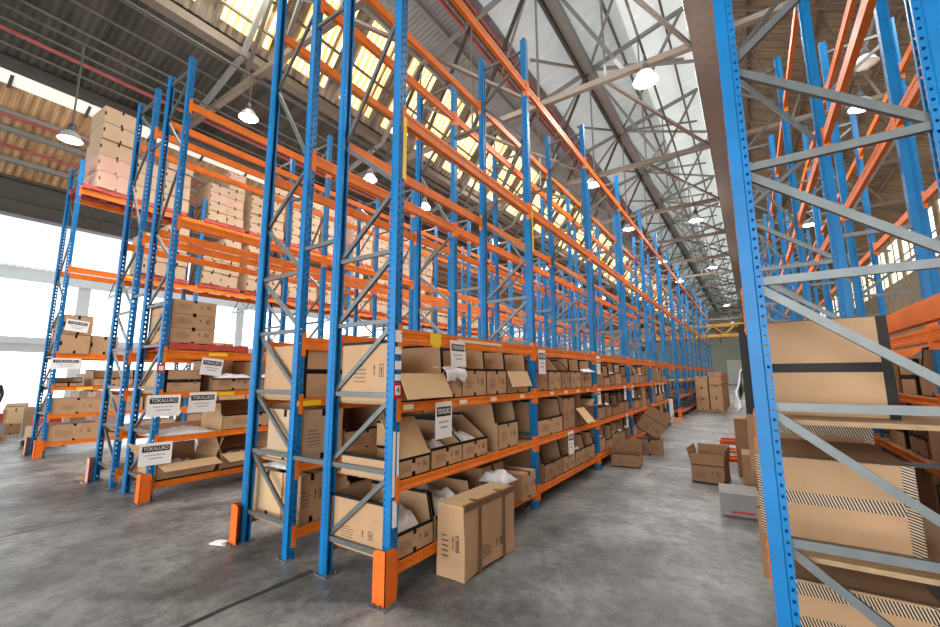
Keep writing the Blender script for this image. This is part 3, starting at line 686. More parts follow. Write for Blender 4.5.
# --- nearest bay, second shelf
L1 = 'second shelf, nearest bay of centre rack'
on1('bin', .07, .5, 1, .17, fh=.165, flap=(.36, -122), matl=CARD, label='low box with a large flap leaning back, '+L1, group=GR, d=.66)
on1('bin', .52, 1.0, 1, .4, cut=.4, fh=.19, label='black-edged box with white bags, left of twin, '+L1, group=GR)
on1('bin', 1.01, 1.48, 1, .42, cut=.5, fh=.19, label='black-edged box with white bags, right of twin, '+L1, group=GR)
on1('bin', 1.72, 2.2, 1, .54, fh=.3, d=.76, label='tall deep box with cut front, '+L1, group=GR)
heap(.42, .46, .2, 'white wrapped garments in the left black-edged carton', (-.28, .76, LV[1]+.08), RF, CLOTH, 4)
heap(.44, .5, .23, 'white wrapped garments in the right black-edged carton', (-.28, 1.24, LV[1]+.1), RF, CLOTH, 5)
# --- nearest bay, bottom shelf
L1 = 'bottom shelf, nearest bay of centre rack'
big1 = on1('bin', .07, .55, 0, .42, fh=.2, d=.78, label='large box of white garments beside guarded post, '+L1, group=GR)
on1('bin', .6, 1.2, 0, .4, fh=.2, d=.74, label='open box behind the big floor carton, '+L1, group=GR)
on1('closed', 1.5, 2.0, 0, .44, d=.6, inset=.12, label='taped brown box beside the plastic wrap, '+L1, group=GR, matl=CARD_D)
on1('closed', 2.06, 2.42, 0, .3, d=.4, inset=-.1, label='small black-taped box jutting out by the second post, '+L1, group=GR)
for b_, b_h, (w_, h_), (yy_, zz_) in ((big3, .315, (.5, .46), (.0, .02)), (big1, .24, (.6, .34), (.05, .0))):
    o = link('printed_mark', print_mesh(w_, h_), b_, (-b_h-.0003, yy_, zz_)); o.rotation_euler = (0, 0, -RF)
heap(.42, .6, .36, 'white garments piled in the box by the guarded post', (-.38, .31, LV[0]+.1), RF, CLOTH, 6)
heap(.5, .56, .38, 'white garments piled behind the big floor carton', (-.3, .9, LV[0]+.1), RF, CLOTH, 7)
heap(.3, .36, .14, 'clear crumpled plastic wrap at the end of the big floor carton', (.02, 1.62, LV[0]+.32), RF, PLASTIC, 8, 'plastic_wrap')
# --- second bay
B = PITCH_B; L1 = 'third shelf, second bay of centre rack'
for i, (a, b) in enumerate(((.12, .5), (.54, 1.0), (1.02, 1.42), (1.44, 1.9), (1.95, 2.48))):
    on1('bin', B+a, B+b, 2, random.uniform(.46, .54), cut=random.choice((.06, .12, .3)), fh=.29, label='tan cut-front box, %s from near post, ' % ORD[i]+L1, group=GR, matl=random.choice((CARD, CARD_D)))
heap(.4, .3, .08, 'white wrap hanging from the last box on the third shelf, second bay', (-.05, B+2.2, LV[2]+.27), RF, CLOTH, 9)
L1 = 'second shelf, second bay of centre rack'
on1('bin', B+.12, B+1.0, 1, .5, fh=.25, label='long low-front box with tall back panel, '+L1, group=GR)
on1('bin', B+1.05, B+1.55, 1, .56, fh=.5, label='tall dark box with black notch, '+L1, group=GR, matl=CARD_D)
on1('bin', B+1.6, B+2.0, 1, .54, fh=.3, flap=(.3, 50), label='box with a pale flap hanging off its front, '+L1, group=GR, matl=CARD_D)
on1('open', B+2.06, B+2.5, 1, .3, label='small open box with pale flaps spread, '+L1, group=GR, matl=CARD_D, flap=[('f', 10, .2), ('r', 30, .2), ('b', 80, .15)])
L1 = 'bottom shelf, second bay of centre rack'
for i, (a, b) in enumerate(((.3, .95), (.97, 1.5), (1.52, 2.0), (2.02, 2.5))):
    on1('bin', B+a, B+b, 0, .5-.02*i, fh=.25, d=.78, label='deep cut-front box, %s from near post, ' % ORD[i]+L1, group=GR, matl=CARD if i else CARD_D)
heap(.3, .3, .12, 'white wrap heap in the bottom shelf box of the second bay', (-.2, B+1.76, LV[0]+.2), RF, CLOTH, 10)
# --- bays three to five
for bay in (2, 3, 4):
    for li in (2, 1, 0):
        y = .12; i = 0
        while y < 2.2:
            wd = random.uniform(.34, .52); 
            if y+wd > 2.56: break
            h = random.uniform(.42, .54); st = 'bin' if random.random() < .8 else 'closed'
            on1(st, bay*B+y, bay*B+y+wd, li, h, fh=h*random.uniform(.45, .6), cut=random.choice((.06, .1, .3)), matl=random.choice((CARD, CARD_D, CARD)), mark=False,
                label='%s box, %s from near post, %s shelf, %s bay of centre rack' % ('cut-front' if st == 'bin' else 'closed', ORD[i], SHN[li], BAYN[bay]), group=GR)
            if random.random() < .35:
                heap(wd*.8, .3, .07, 'white wrap in the %s box, %s shelf, %s bay of centre rack' % (ORD[i], SHN[li], BAYN[bay]), (-.18, bay*B+y+wd/2, LV[li]+h*.5), RF, CLOTH, i+bay)
            y += wd+random.uniform(.02, .1); i += 1
# --- back row of the centre rack (seen through the frames)
def back(style, y0, y1, li, h, xf=X1B, d=.7, inset=.03, **k):
    return carton(style, y1-y0, d, h, k.pop('label'), (xf-inset-d/2, (y0+y1)/2, LV[li]), RF, **k)
G2 = 'cartons in the back row of the centre rack'
L1 = 'centre rack back row, nearest bay'
back('edged', .1, .95, 2, .54, label='big box with black tape band, third shelf, '+L1, group=G2, mark=False)
back('edged', 1.05, 1.9, 2, .54, label='big taped box farther along third shelf, '+L1, group=G2, mark=False)
back('closed', .12, .62, 1, .5, d=.6, label='pale box on the second shelf, '+L1, group=G2, matl=CARD_P)
back('bin', .66, 1.3, 1, .5, fh=.25, label='black-edged open box mid second shelf, '+L1, group=G2)
back('bin', 1.35, 2.0, 1, .5, fh=.25, label='black-edged open box near next post, second shelf, '+L1, group=G2)
carton('closed', .3, .5, .46, 'tan box at outer end of bottom shelf, '+L1, (X1B-.62, .3, LV[0]), RF, group=G2, tilt=(0, R(0)), matl=CARD_L)
carton('closed', .26, .45, .46, 'tan box at inner end of bottom shelf, '+L1, (X1B-.3, .3, LV[0]), RF, group=G2, matl=CARD)
back('bin', .75, 1.5, 0, .48, fh=.3, label='brown open box mid bottom shelf, '+L1, group=G2, matl=CARD_D)
back('bin', 1.6, 2.3, 0, .48, fh=.3, label='brown open box far along bottom shelf, '+L1, group=G2, matl=CARD_D)
carton('edged', .62, .7, .55, 'big printed box whose side shows behind the near frame on the third shelf of the centre rack', (-.4, .42, LV[2]), RF) if False else None
heap(.6, .5, .1, 'grey plastic wrap lying on the second shelf at the back row end', (X1B-.5, .4, LV[0]+.5), 0, PLASTIC, 12, 'plastic_wrap')
for bay in (1, 2, 3):
    for li in (2, 1, 0):
        for i, (a, b) in enumerate(((.12, .85), (.9, 1.65), (1.7, 2.45))):
            back('bin' if (i+bay+li) % 2 else 'closed', bay*B+a, bay*B+b, li, random.uniform(.42, .54), mark=False, label='brown box, %s from near post, %s shelf, %s bay of centre back row' % (ORD[i], SHN[li], BAYN[bay]), group=G2, matl=random.choice((CARD, CARD_D)))
# --- left rack, nearest bays
G3 = 'cartons on the left rack'
def on2(style, y0, y1, li, h, d=.7, inset=.03, **k):
    return carton(style, y1-y0, d, h, k.pop('label'), (X2A-inset-d/2, (y0+y1)/2, LV[li]), RF, group=G3, **k)
L1 = 'nearest bay of left rack'
on2('edged', .1, .62, 2, .33, label='black-rimmed box, third shelf, by placard post, '+L1)
on2('bin', .75, 1.4, 2, .5, fh=.2, label='left one of two garment-filled boxes, third shelf, '+L1)
on2('bin', 1.45, 2.1, 2, .5, fh=.2, label='right one of two garment-filled boxes, third shelf, '+L1)
on2('bin', .95, 2.2, 1, .44, fh=.24, label='long box, second shelf, '+L1, matl=CARD)
on2('open', .12, .9, 0, .22, flap=[('f', -15, .26), ('b', 80, .2), ('l', 60, .3), ('r', 70, .3)], label='open flapped box beside the post, bottom shelf, '+L1)
on2('open', .98, 1.75, 0, .24, flap=[('f', -20, .28), ('b', 85, .26), ('l', 70, .3), ('r', 60, .3)], label='open box with wide front flap, middle, bottom shelf, '+L1)
on2('open', 1.82, 2.5, 0, .3, flap=[('f', -60, .22), ('b', 85, .26), ('l', 75, .3)], label='open box with hanging flap, far end, bottom shelf, '+L1)
heap(.6, .36, .1, 'white garments spilling from the left box on the third shelf of the left rack', (X2A-.12, 1.08, LV[2]+.2), RF, CLOTH, 13)
heap(.6, .36, .1, 'white garments spilling from the right box on the third shelf of the left rack', (X2A-.12, 1.78, LV[2]+.2), RF, CLOTH, 14)
heap(.8, .5, .12, 'flat pile of white bags on the second shelf of the left rack', (X2A-.32, .5, LV[1]), RF, CLOTH, 15)
heap(.6, .5, .22, 'white bags in the bottom box beside the placard post', (X2A-.36, .5, LV[0]+.05), RF, CLOTH, 16)
heap(.6, .4, .22, 'white bags in the middle bottom box of the left rack', (X2A-.36, 1.36, LV[0]+.06), RF, CLOTH, 17)
for bay in (1, 2, 3):
    for li in (2, 1, 0):
        for i, (a, b) in enumerate(((.12, .85), (.9, 1.65), (1.7, 2.45))):
            on2('bin', bay*B+a, bay*B+b, li, random.uniform(.42, .52), fh=.24, mark=False, label='cut-front box, %s from near post, %s shelf, %s bay of left rack' % (ORD[i], SHN[li], BAYN[bay]), matl=random.choice((CARD, CARD_L)))
            if li == 2: heap((b-a)*.9, .36, .1, 'white garments over the %s box, third shelf, %s bay of left rack' % (ORD[i], BAYN[bay]), (X2A-.12, bay*B+(a+b)/2, LV[li]+.22), RF, CLOTH, i+bay*3)

# ------------------------------------------------------------------ pallets
def pallet(loc, rz, label, matl=PALRED, w=1.1, d=.9, group='pallets on the racks'):
    t = thing('wooden_pallet', label, 'pallet', loc, rz, group)
    for i in range(3): link('bearer', MB().bb((-w/2, -d/2+i*(d-.08)/2, .016), (w/2, -d/2+i*(d-.08)/2+.08, .096)).mesh('bearer', matl), t)
    for i in range(5):
        x = -w/2+i*(w-.13)/4; link('deck_board', MB().bb((x, -d/2, .096), (x+.13, d/2, .114)).mesh('deck_board', matl), t)
    for i in (0, 2, 4):
        x = -w/2+i*(w-.13)/4; link('base_board', MB().bb((x, -d/2, 0), (x+.13, d/2, .016)).mesh('base_board', matl), t)
    return t
p0 = pallet((X2A-.43, .68, LV[3]), RF, 'red pallet under three stacked boxes on the left rack', w=1.15)
for i in range(3):
    carton('closed', .62, .8, .215, '%s long tan box, stack of three on red pallet, left rack' % ('bottom', 'middle', 'top')[i], (X2A-.44, .42, LV[3]+.115+.217*i), RF, group='stack of three on the left rack')
PALP = [pallet((0, 0, -50), 0, 'x', w=1.15, d=.86), None]
def prune(o):
    for c in list(o.children): prune(c)
    bpy.data.objects.remove(o)
# loads on the far left rack (front at X3)
protos = {}
def load_box(mt, w, d, h):
    k = (mt.name, round(w, 2), round(d, 2), round(h, 2))
    if k not in protos:
        s = MB().bb((-w/2, -d/2, 0), (w/2, d/2, h)); e = MB(); tw = .022
        e.bb((-w/2-.0012, -d/2-.0012, h-.014), (w/2+.0012, -d/2+.0, h-.002)); e.bb((-tw, -d/2-.0014, h*.8), (tw, -d/2, h)); e.bb((-tw, -d/2-.0014, 0), (tw, -d/2, h*.16)); e.bb((-w/2-.004, -d/2-.004, h*.4), (-w/2+.03, -d/2, h*.62))
        protos[k] = (s.mesh('body', mt), e.mesh('tape', TAPEB if mt in (CARD_K,) else TAPE))
    return protos[k]
def load(xf, y0, z, label, cols, layers, h, w, mts, pal=True, d=.86, yaw=0, g='palletised cartons on the far left rack', palmat=PALRED):
    tot = cols*(w+.012)
    if pal:
        p = copy_tree(PALP[0]); p.location = (xf-.43, y0+tot/2, z); p.rotation_euler = (0, 0, RF+yaw); p['label'] = 'red pallet under the '+label.replace('loads', 'load'); p['group'] = 'pallets on the racks'
    zz = z+.115 if pal else z
    M = Matrix.Rotation(yaw, 3, 'Z'); c0 = Vector((xf-.43, y0+tot/2, 0))
    for c in range(cols):
        for l in range(layers if not isinstance(layers, (list, tuple)) else layers[c]):
            mt = mts[(l) % len(mts)]; b, tp = load_box(mt, w, d, h)
            off = M @ Vector((random.uniform(-.05, .05), (c-(cols-1)/2)*(w+.012)+random.uniform(-.012, .012), 0))
            t = thing('cardboard_box', '%s box up, %s column, %s' % (ORD[l], (('left', 'right')[c] if cols == 2 else 'only'), label), 'cardboard box', (c0.x+off.x, c0.y+off.y, zz+l*(h+.002)), RF+yaw+random.uniform(-.03, .03), g)
            link('body', b, t); link('tape', tp, t)
C1 = [CARD_P, CARD_P, CARD_P, CARD_P]
load(X3+.05, .3, 6.09, 'pink stack atop near end of far left rack', 1, 5, .418, .70, [CARD_K, CARD_K, CARD_P, CARD_P, CARD_P], yaw=R(4))
cnt = 0
for bay in range(5):
    for s in range(2):
        if bay == 0 and s == 0: continue
        if bay == 0: load(X3+.03, 1.1, 6.09, 'first top-level stack on far left rack', 2, [3, 4], .36, .6, [CARD_P, CARD_P]); continue
        load(X3+.03, bay*B+.13+s*1.25+.03, 6.09, '%s top-level stack on far left rack' % ORD[bay*2+s], 2, random.choice((5, 6, [6, 5], [5, 6], [4, 6])) if bay else 4, (.34, .28, .3)[(s+bay) % 3], .54-.05*((bay+s) % 2), [CARD_P, CARD_P, CARD_K] if (s+bay) % 2 else [CARD_P])
for bay in range(7):
    for s in range(2):
        if bay == 0 and s == 0: continue
        load(X3+.03, bay*B+.13+s*1.25+.03, 4.2, '%s mid-level stack on far left rack' % ORD[bay*2+s], 2, random.choice((3, 4, [3, 4], [4, 3])), .36, .54-.05*((bay+s) % 2), [CARD_P, CARD_P])
for bay in range(2):
    load(X3+.02, bay*B+.12, 2.23, 'shelf-top stack, %s bay of far left rack' % BAYN[bay], 2, [2, 1], .43, .5, [CARD, CARD], pal=False)
prune(PALP[0])
G4 = 'cartons on the far left rack'
L3v = [.313, .896, 1.497]
for li, lst in ((2, [(.1, .55, .2), (.75, 1.5, .38), (1.55, 2.3, .38)]), (1, [(.1, .95, .34), (1.0, 1.75, .34), (1.8, 2.5, .34)]), (0, [(.1, .95, .36), (1.1, 1.7, .22), (1.8, 2.5, .3)])):
    for i, (a, b, h) in enumerate(lst):
        carton('closed' if li < 2 else 'bin', b-a, .7, h, '%s box from near post, %s shelf, nearest bay of far left rack' % (ORD[i], SHN[li]), (X3-.4, (a+b)/2+.03, L3v[li]), RF, group=G4)
for bay in (1, 2, 3):
    for li in range(3):
        for i, (a, b) in enumerate(((.12, .85), (.9, 1.65), (1.7, 2.45))):
            carton('closed', b-a, .7, .38, '%s box from near post, %s shelf, %s bay of far left rack' % (ORD[i], SHN[li], BAYN[bay]), (X3-.4, bay*B+(a+b)/2+.03, L3v[li]), RF, group=G4, mark=False)

# ------------------------------------------------------------------ right rack cartons (nearest bay, seen from its end)
G5 = 'cartons on the right rack'
xm = 2.78
bb_ = carton('edged', .61, .85, .50, 'large upright box with a wide black tape band on the right rack', (2.688, .74, LV[2]), 0, black=True, mark=False, matl=CARD, group=G5)
link('side_tape', MB().bb((-.3075, -.425, 0), (-.3065, .425, .5)).mesh('side_tape', TAPE), bb_)
carton('striped', .62, .8, .40, 'box sealed with black striped tape on the second shelf of the right rack', (2.71, .76, LV[1]), 0, mark=False, matl=CARD, group=G5)
bk_ = carton('striped', .58, .5, .56, 'striped-tape box standing behind another, second shelf of right rack', (2.75, 1.48, LV[1]), 0, mark=False, matl=CARD_D, group=G5)
link('top_band', MB().bb((-.29, -.2516, .43), (.29, -.2501, .5)).mesh('top_band', STRIPE), bk_)
low_ = carton('striped', .58, .8, .4, 'striped-tape box on the bottom shelf of the right rack', (2.76, .76, LV[0]), 0, mark=False, matl=CARD, group=G5)
link('top_band', MB().bb((-.29, -.4016, .33), (.29, -.4001, .39)).mesh('top_band', STRIPE), low_)
hw = MB(); n1, n2 = 10, 8; vs = []
for sx in (0, 1):
    for i in range(n1+1):
        for j in range(n2+1):
            y, z = i/n1, j/n2; vs.append((2.37-.012*sx-.05*(1-z)*(.8+noise.noise(Vector((y*4, z*3, 2)))), .7+.5*y, LV[2]-.02+.26*z+.03*noise.noise(Vector((y*5, 1, 3)))))
k = n2+1; q = (n1+1)*k; fs = [[i*k+j, (i+1)*k+j, (i+1)*k+j+1, i*k+j+1] for i in range(n1) for j in range(n2)]; fs += [[a+q for a in f[::-1]] for f in fs]
rim = [i*k for i in range(n1+1)]+[n1*k+j for j in range(1, k)]+[i*k+n2 for i in range(n1-1, -1, -1)]+list(range(n2-1, 0, -1))
fs += [[rim[a], rim[(a+1) % len(rim)], q+rim[(a+1) % len(rim)], q+rim[a]] for a in range(len(rim))]
tag(link('plastic_wrap', hw.add(vs, fs).mesh('plastic_wrap', PLASTIC, True)), 'clear plastic wrap hanging down the aisle side of the upper right rack box', 'packaging')
carton('closed', .5, .7, .5, 'brown box at the aisle side of the second shelf of the right rack', (2.70, 2.3, LV[1]), -RF, group=G5, matl=CARD_D, mark=False)
carton('closed', .5, .7, .42, 'brown box at the aisle side of the bottom shelf of the right rack', (2.72, 1.6, LV[0]), -RF, group=G5, matl=CARD_D, mark=False)
for bay in (0, 1, 2):
    for li in (2, 1, 0):
        for i, (a, b) in enumerate(((.15, .8), (.9, 1.45), (1.6, 2.3))):
            carton(('edged', 'closed', 'bin')[(i+li) % 3], b-a, .66, random.uniform(.36, .5), '%s box, %s shelf, %s bay of second right row' % (ORD[i], SHN[li], BAYN[bay]), (X4B-.44, bay*B+(a+b)/2, LV[li]), -RF, group='cartons in the second right row', mark=False, matl=random.choice((CARD, CARD_D)))
            if bay: carton(('closed', 'bin')[(i+li) % 2], b-a, .66, random.uniform(.36, .5), '%s box, %s shelf, %s bay of right rack' % (ORD[i], SHN[li], BAYN[bay]), (X4A-.44, bay*B+(a+b)/2, LV[li]), -RF, group=G5, mark=False, matl=random.choice((CARD, CARD_D)))

# ------------------------------------------------------------------ floor cartons
bx = thing('cardboard_box', 'big upright taped carton standing on the floor against the centre rack', 'cardboard box', (.185, .97, 0), R(88))
s = MB().bb((-.42, -.145, 0), (.42, .145, .59)); me = s.mesh('body', CARD)
bm = bmesh.new(); bm.from_mesh(me); bmesh.ops.subdivide_edges(bm, edges=bm.edges[:], cuts=5, use_grid_fill=True)
for v in bm.verts:
    n = noise.noise(v.co*3.1); v.co += Vector((0, 1 if v.co.y > 0 else -1, 0))*(n*.012); v.co.x += .012*noise.noise(v.co*4+Vector((3, 3, 3)))
    if v.co.z < .02 and v.co.y < 0: v.co.z += .03*max(0, math.sin((v.co.x+.42)*4))
bm.to_mesh(me); bm.free(); link('body', me, bx)
for (xx, ww) in ((-.2, .045), (.2, .045)):
    link('tape', MB().bb((xx-ww/2, -.158, .01), (xx+ww/2, -.155, .585)).bb((xx-ww/2, -.158, .588), (xx+ww/2, -.05, .6)).mesh('tape', TAPEB), bx)['label'] = 'brown tape band down the side'
link('tape', MB().bb((-.42, -.157, .55), (.42, -.153, .597)).bb((-.42, -.157, .5965), (.42, -.12, .5995)).mesh('tape', TAPEB), bx)
mk = print_mesh(.4, .6); o = link('printed_mark', mk, bx, (-.428, 0, 0)); o.rotation_euler = (0, 0, -RF); o.scale = (.6, 1, .9)
link('printed_mark', print_mesh(.5, .3), bx, (0, -.157, .02))
o = link('seam_flap', MB().bb((-.43, -.14, .587), (.0, .14, .595)).bb((.004, -.14, .587), (.43, .14, .595)).mesh('seam_flap', CARD_L), bx)
GF = 'cartons on the floor of the main aisle'
carton('open', .5, .42, .24, 'small open box on the floor in front of the tilted carton', (.33, 5.98, 0), R(6), group=GF, matl=CARD_D, flap=[('b', 88, .22), ('r', 90, .2), ('l', 90, .12)])
carton('closed', .52, .5, .32, 'brown box on the floor under the tilted open carton', (.45, 7.5, 0), R(8), group=GF, matl=CARD_D)
carton('open', .5, .4, .34, 'tilted open carton with a pale flap resting on a box in the aisle', (.42, 7.45, .45), R(8), group=GF, matl=CARD_D, flap=[('r', 88, .3), ('f', 90, .2), ('b', 90, .2)], tilt=(R(0), R(32)))
carton('open', .46, .62, .28, 'open box with raised flaps alone on the main aisle floor', (1.74, 5.56, 0), R(-4), group=GF, matl=CARD_D, flap=[('f', 92, .16), ('b', 80, .24), ('l', 78, .24), ('r', 84, .24)])
gb = carton('closed', .42, .5, .26, 'grey carton lying on the aisle floor beside the right rack', (2.16, 3.95, 0), R(5), group=GF, matl=GREYP, tape=False, mark=False, name='grey_carton')
link('red_lettering_band', MB().bb((-.1, -.2512, .035), (.14, -.25, .06)).mesh('red_lettering_band', RED), gb)
carton('closed', .3, .5, .62, 'brown box standing on the floor against the right rack foot', (2.36, 4.65, 0), R(2), group=GF, matl=CARD_D, mark=False)
carton('closed', .4, .5, .95, 'tall dark-taped brown box on the floor farther along the right rack', (2.3, 6.3, 0), R(1), group=GF, matl=CARD_D, mark=False)
# orange crate
t = thing('plastic_crate', 'orange plastic crate on the floor behind the open box', 'crate', (2.05, 7.6, 0), R(4))
cr = MB(); cr.bb((-.28, -.2, 0), (.28, .2, .015))
for z0, z1 in ((0, .06), (.17, .21), (.32, .39)):
    cr.bb((-.28, -.2, z0), (.28, -.185, z1)); cr.bb((-.28, .185, z0), (.28, .2, z1)); cr.bb((-.28, -.185, z0), (-.265, .185, z1)); cr.bb((.265, -.185, z0), (.28, .185, z1))
for x in (-.28, -.14, 0, .125, .265):
    cr.bb((x, -.2, .06), (x+.015, -.185, .32)); cr.bb((x, .185, .06), (x+.015, .2, .32))
for y in (-.06, .06): cr.bb((-.28, y, .06), (-.265, y+.015, .32)); cr.bb((.265, y, .06), (.28, y+.015, .32))
link('crate_body', cr.mesh('crate_body', CRATE), t); link('rim', MB().bb((-.295, -.215, .385), (.295, -.18, .405)).bb((-.295, .18, .385), (.295, .215, .405)).bb((-.295, -.18, .385), (-.26, .18, .405)).bb((.26, -.18, .385), (.295, .18, .405)).mesh('rim', CRATE), t)
# pallet stacks down the main aisle
for r, y in enumerate((19.9, 21.4, 23.2, 25.2)):
    pallet((.76, y, 0), 0, 'brown pallet under the %s carton stack down the main aisle' % ORD[r], PALWOOD, w=1.06, d=.82, group='pallets in the main aisle')
    for c, x in enumerate((.48, 1.03)):
        for l in range(3 if c == 0 else 3):
            h = .5 if c == 0 else (.55, .55, .4)[l]
            carton('open' if (l == 2 and c == 1) else 'closed', .5, .8, h-.01, '%s-up box in the %s column of the %s stack down the main aisle' % (ORD[l], ('left', 'right')[c], ORD[r]), (x, y, .115+(.5 if c == 0 else .55)*l), 0, group='cartons stacked down the main aisle', matl=CARD_D if r else CARD, mark=False, flap=[('f', 85, .2), ('l', 85, .2), ('r', 85, .2)])
# white board stand at the end of the shelved bays
t = thing('barrier_stand', 'small white board on a pinkish foot at the end of the centre shelves', 'stand', (.0, 5*B+.55, 0), 0)
link('board', MB().bb((-.2, -.02, .06), (.05, .02, .85)).mesh('board', WHITE), t); link('foot', MB().bb((-.25, -.12, 0), (.35, .12, .06)).bb((.02, -.1, .06), (.3, .1, .2)).mesh('foot', PINKW), t)

# ------------------------------------------------------------------ placards
def placard(loc, rot, w, h, label, sub='MIXED'):
    t = thing('placard', label, 'sign', loc, 0, 'white stock placards hung on the racks'); t.rotation_euler = rot
    # local: x right, z up, facing -y
    link('card', MB().bb((-w/2, -.0005, -h), (w/2, .0005, 0)).mesh('card', WHITE), t)
    link('heading', MB().bb((-w*.42, -.0018, -h*.40), (w*.42, -.0006, -h*.14)).mesh('heading', BLACK), t)
    o = link('lettering', text_mesh('TOKALURO', 1.0, WHITE), t, (0, -.0025, -h*.27)); o.rotation_euler = (R(90), 0, 0); o.scale = (w*.142, h*.22, 1)
    s = MB(); x = -w*.3
    while x < w*.3: l = w*.05; s.bb((x, -.0014, -h*.58), (x+l, -.0006, -h*.53)); x += l+w*.025
    s.bb((-w*.2, -.0014, -h*.72), (w*.22, -.0006, -h*.68)); link('small_print', s.mesh('small_print', GREYP), t)
    return t
FX = (0, 0, RF)
placard((.012, .66, LV[2]-.02), (0, 0, RF+.05), .27, .33, 'white placard hanging below the third shelf beam in the nearest bay of the centre rack')
placard((.012, .88, LV[3]-.05), (R(-4), 0, RF+.1), .3, .26, 'white placard hanging from the upper orange beam over the nearest bay of the centre rack')
placard((.012, B+.25, LV[3]-.04), FX, .24, .34, 'white placard just right of the second post under the upper beam of the centre rack')
placard((.012, 2*B+.2, LV[3]-.04), FX, .24, .34, 'white placard beside the third post under the upper beam of the centre rack')
placard((.012, B+1.25, LV[1]-.02), FX, .24, .34, 'white placard hanging under the second shelf of the second bay, centre rack')
placard((.012, 2*B+.15, LV[2]-.03), FX, .2, .3, 'white placard at the third post, under the third shelf of the centre rack')
placard((.012, 2*B+2.1, LV[2]-.03), FX, .2, .3, 'white placard hanging near the fourth post, left of two, centre rack')
placard((.012, 3*B+.2, LV[2]-.03), FX, .2, .3, 'white placard hanging near the fourth post, right of two, centre rack')
for i in range(3): placard((.012, 4*B+.5+.6*i, LV[2]-.03), FX, .2, .3, 'white placard on the third shelf of the fifth bay, %s from the left, centre rack' % ORD[i])
placard((.012, 3*B-.5, LV[1]-.03), FX, .2, .3, 'white placard under the second shelf in the third bay of the centre rack')
a = X2A+.012
placard((a+.02, .1, LV[2]-.03), (0, 0, RF-.1), .40, .30, 'white placard on the left rack post beneath the third shelf, left of a pair', 'x')
placard((a, .62, LV[2]-.01), (R(3), 0, RF-.05), .38, .30, 'tilted white placard beneath the third shelf of the left rack, right of a pair')
placard((a+.03, .06, LV[1]-.06), (0, 0, RF-.1), .38, .3, 'white placard low on the left rack post above the guard')
placard((a, .72, LV[3]-.11), (0, R(6), RF), .32, .26, 'white placard under the upper orange beam of the left rack above a black-rimmed box')
placard((X3+.012, .25, 2.12), FX, .5, .24, 'white placard below the upper beam of the far left rack')
placard((X3+.04, .36, 2.98), (0, R(6), RF), .4, .26, 'white placard on the carton stack of the far left rack')

# ------------------------------------------------------------------ yellow crane bridge at the back
t = thing('overhead_crane', 'yellow lattice crane bridge across the far end of the main aisle', 'crane', (0, 34.5, 0))
c = MB(); 
for y in (-.4, .4):
    c.bb((-5, y-.08, 5.35), (10, y+.08, 5.5)); c.bb((-5, y-.08, 4.5), (10, y+.08, 4.72))
    for i in range(10): c.bar((-5+1.5*i, y, 4.7), (-4.25+1.5*i, y, 5.4), .08, .08); c.bar((-4.25+1.5*i, y, 5.4), (-3.5+1.5*i, y, 4.7), .08, .08)
link('bridge_girder', c.mesh('bridge_girder', CRANE), t)
link('hoist', MB().bb((.4, -.35, 4.75), (1.1, .35, 5.25)).tube((.7, 0, 4.75), (.7, 0, 4.1), .03).mesh('hoist', STEELDK), t)

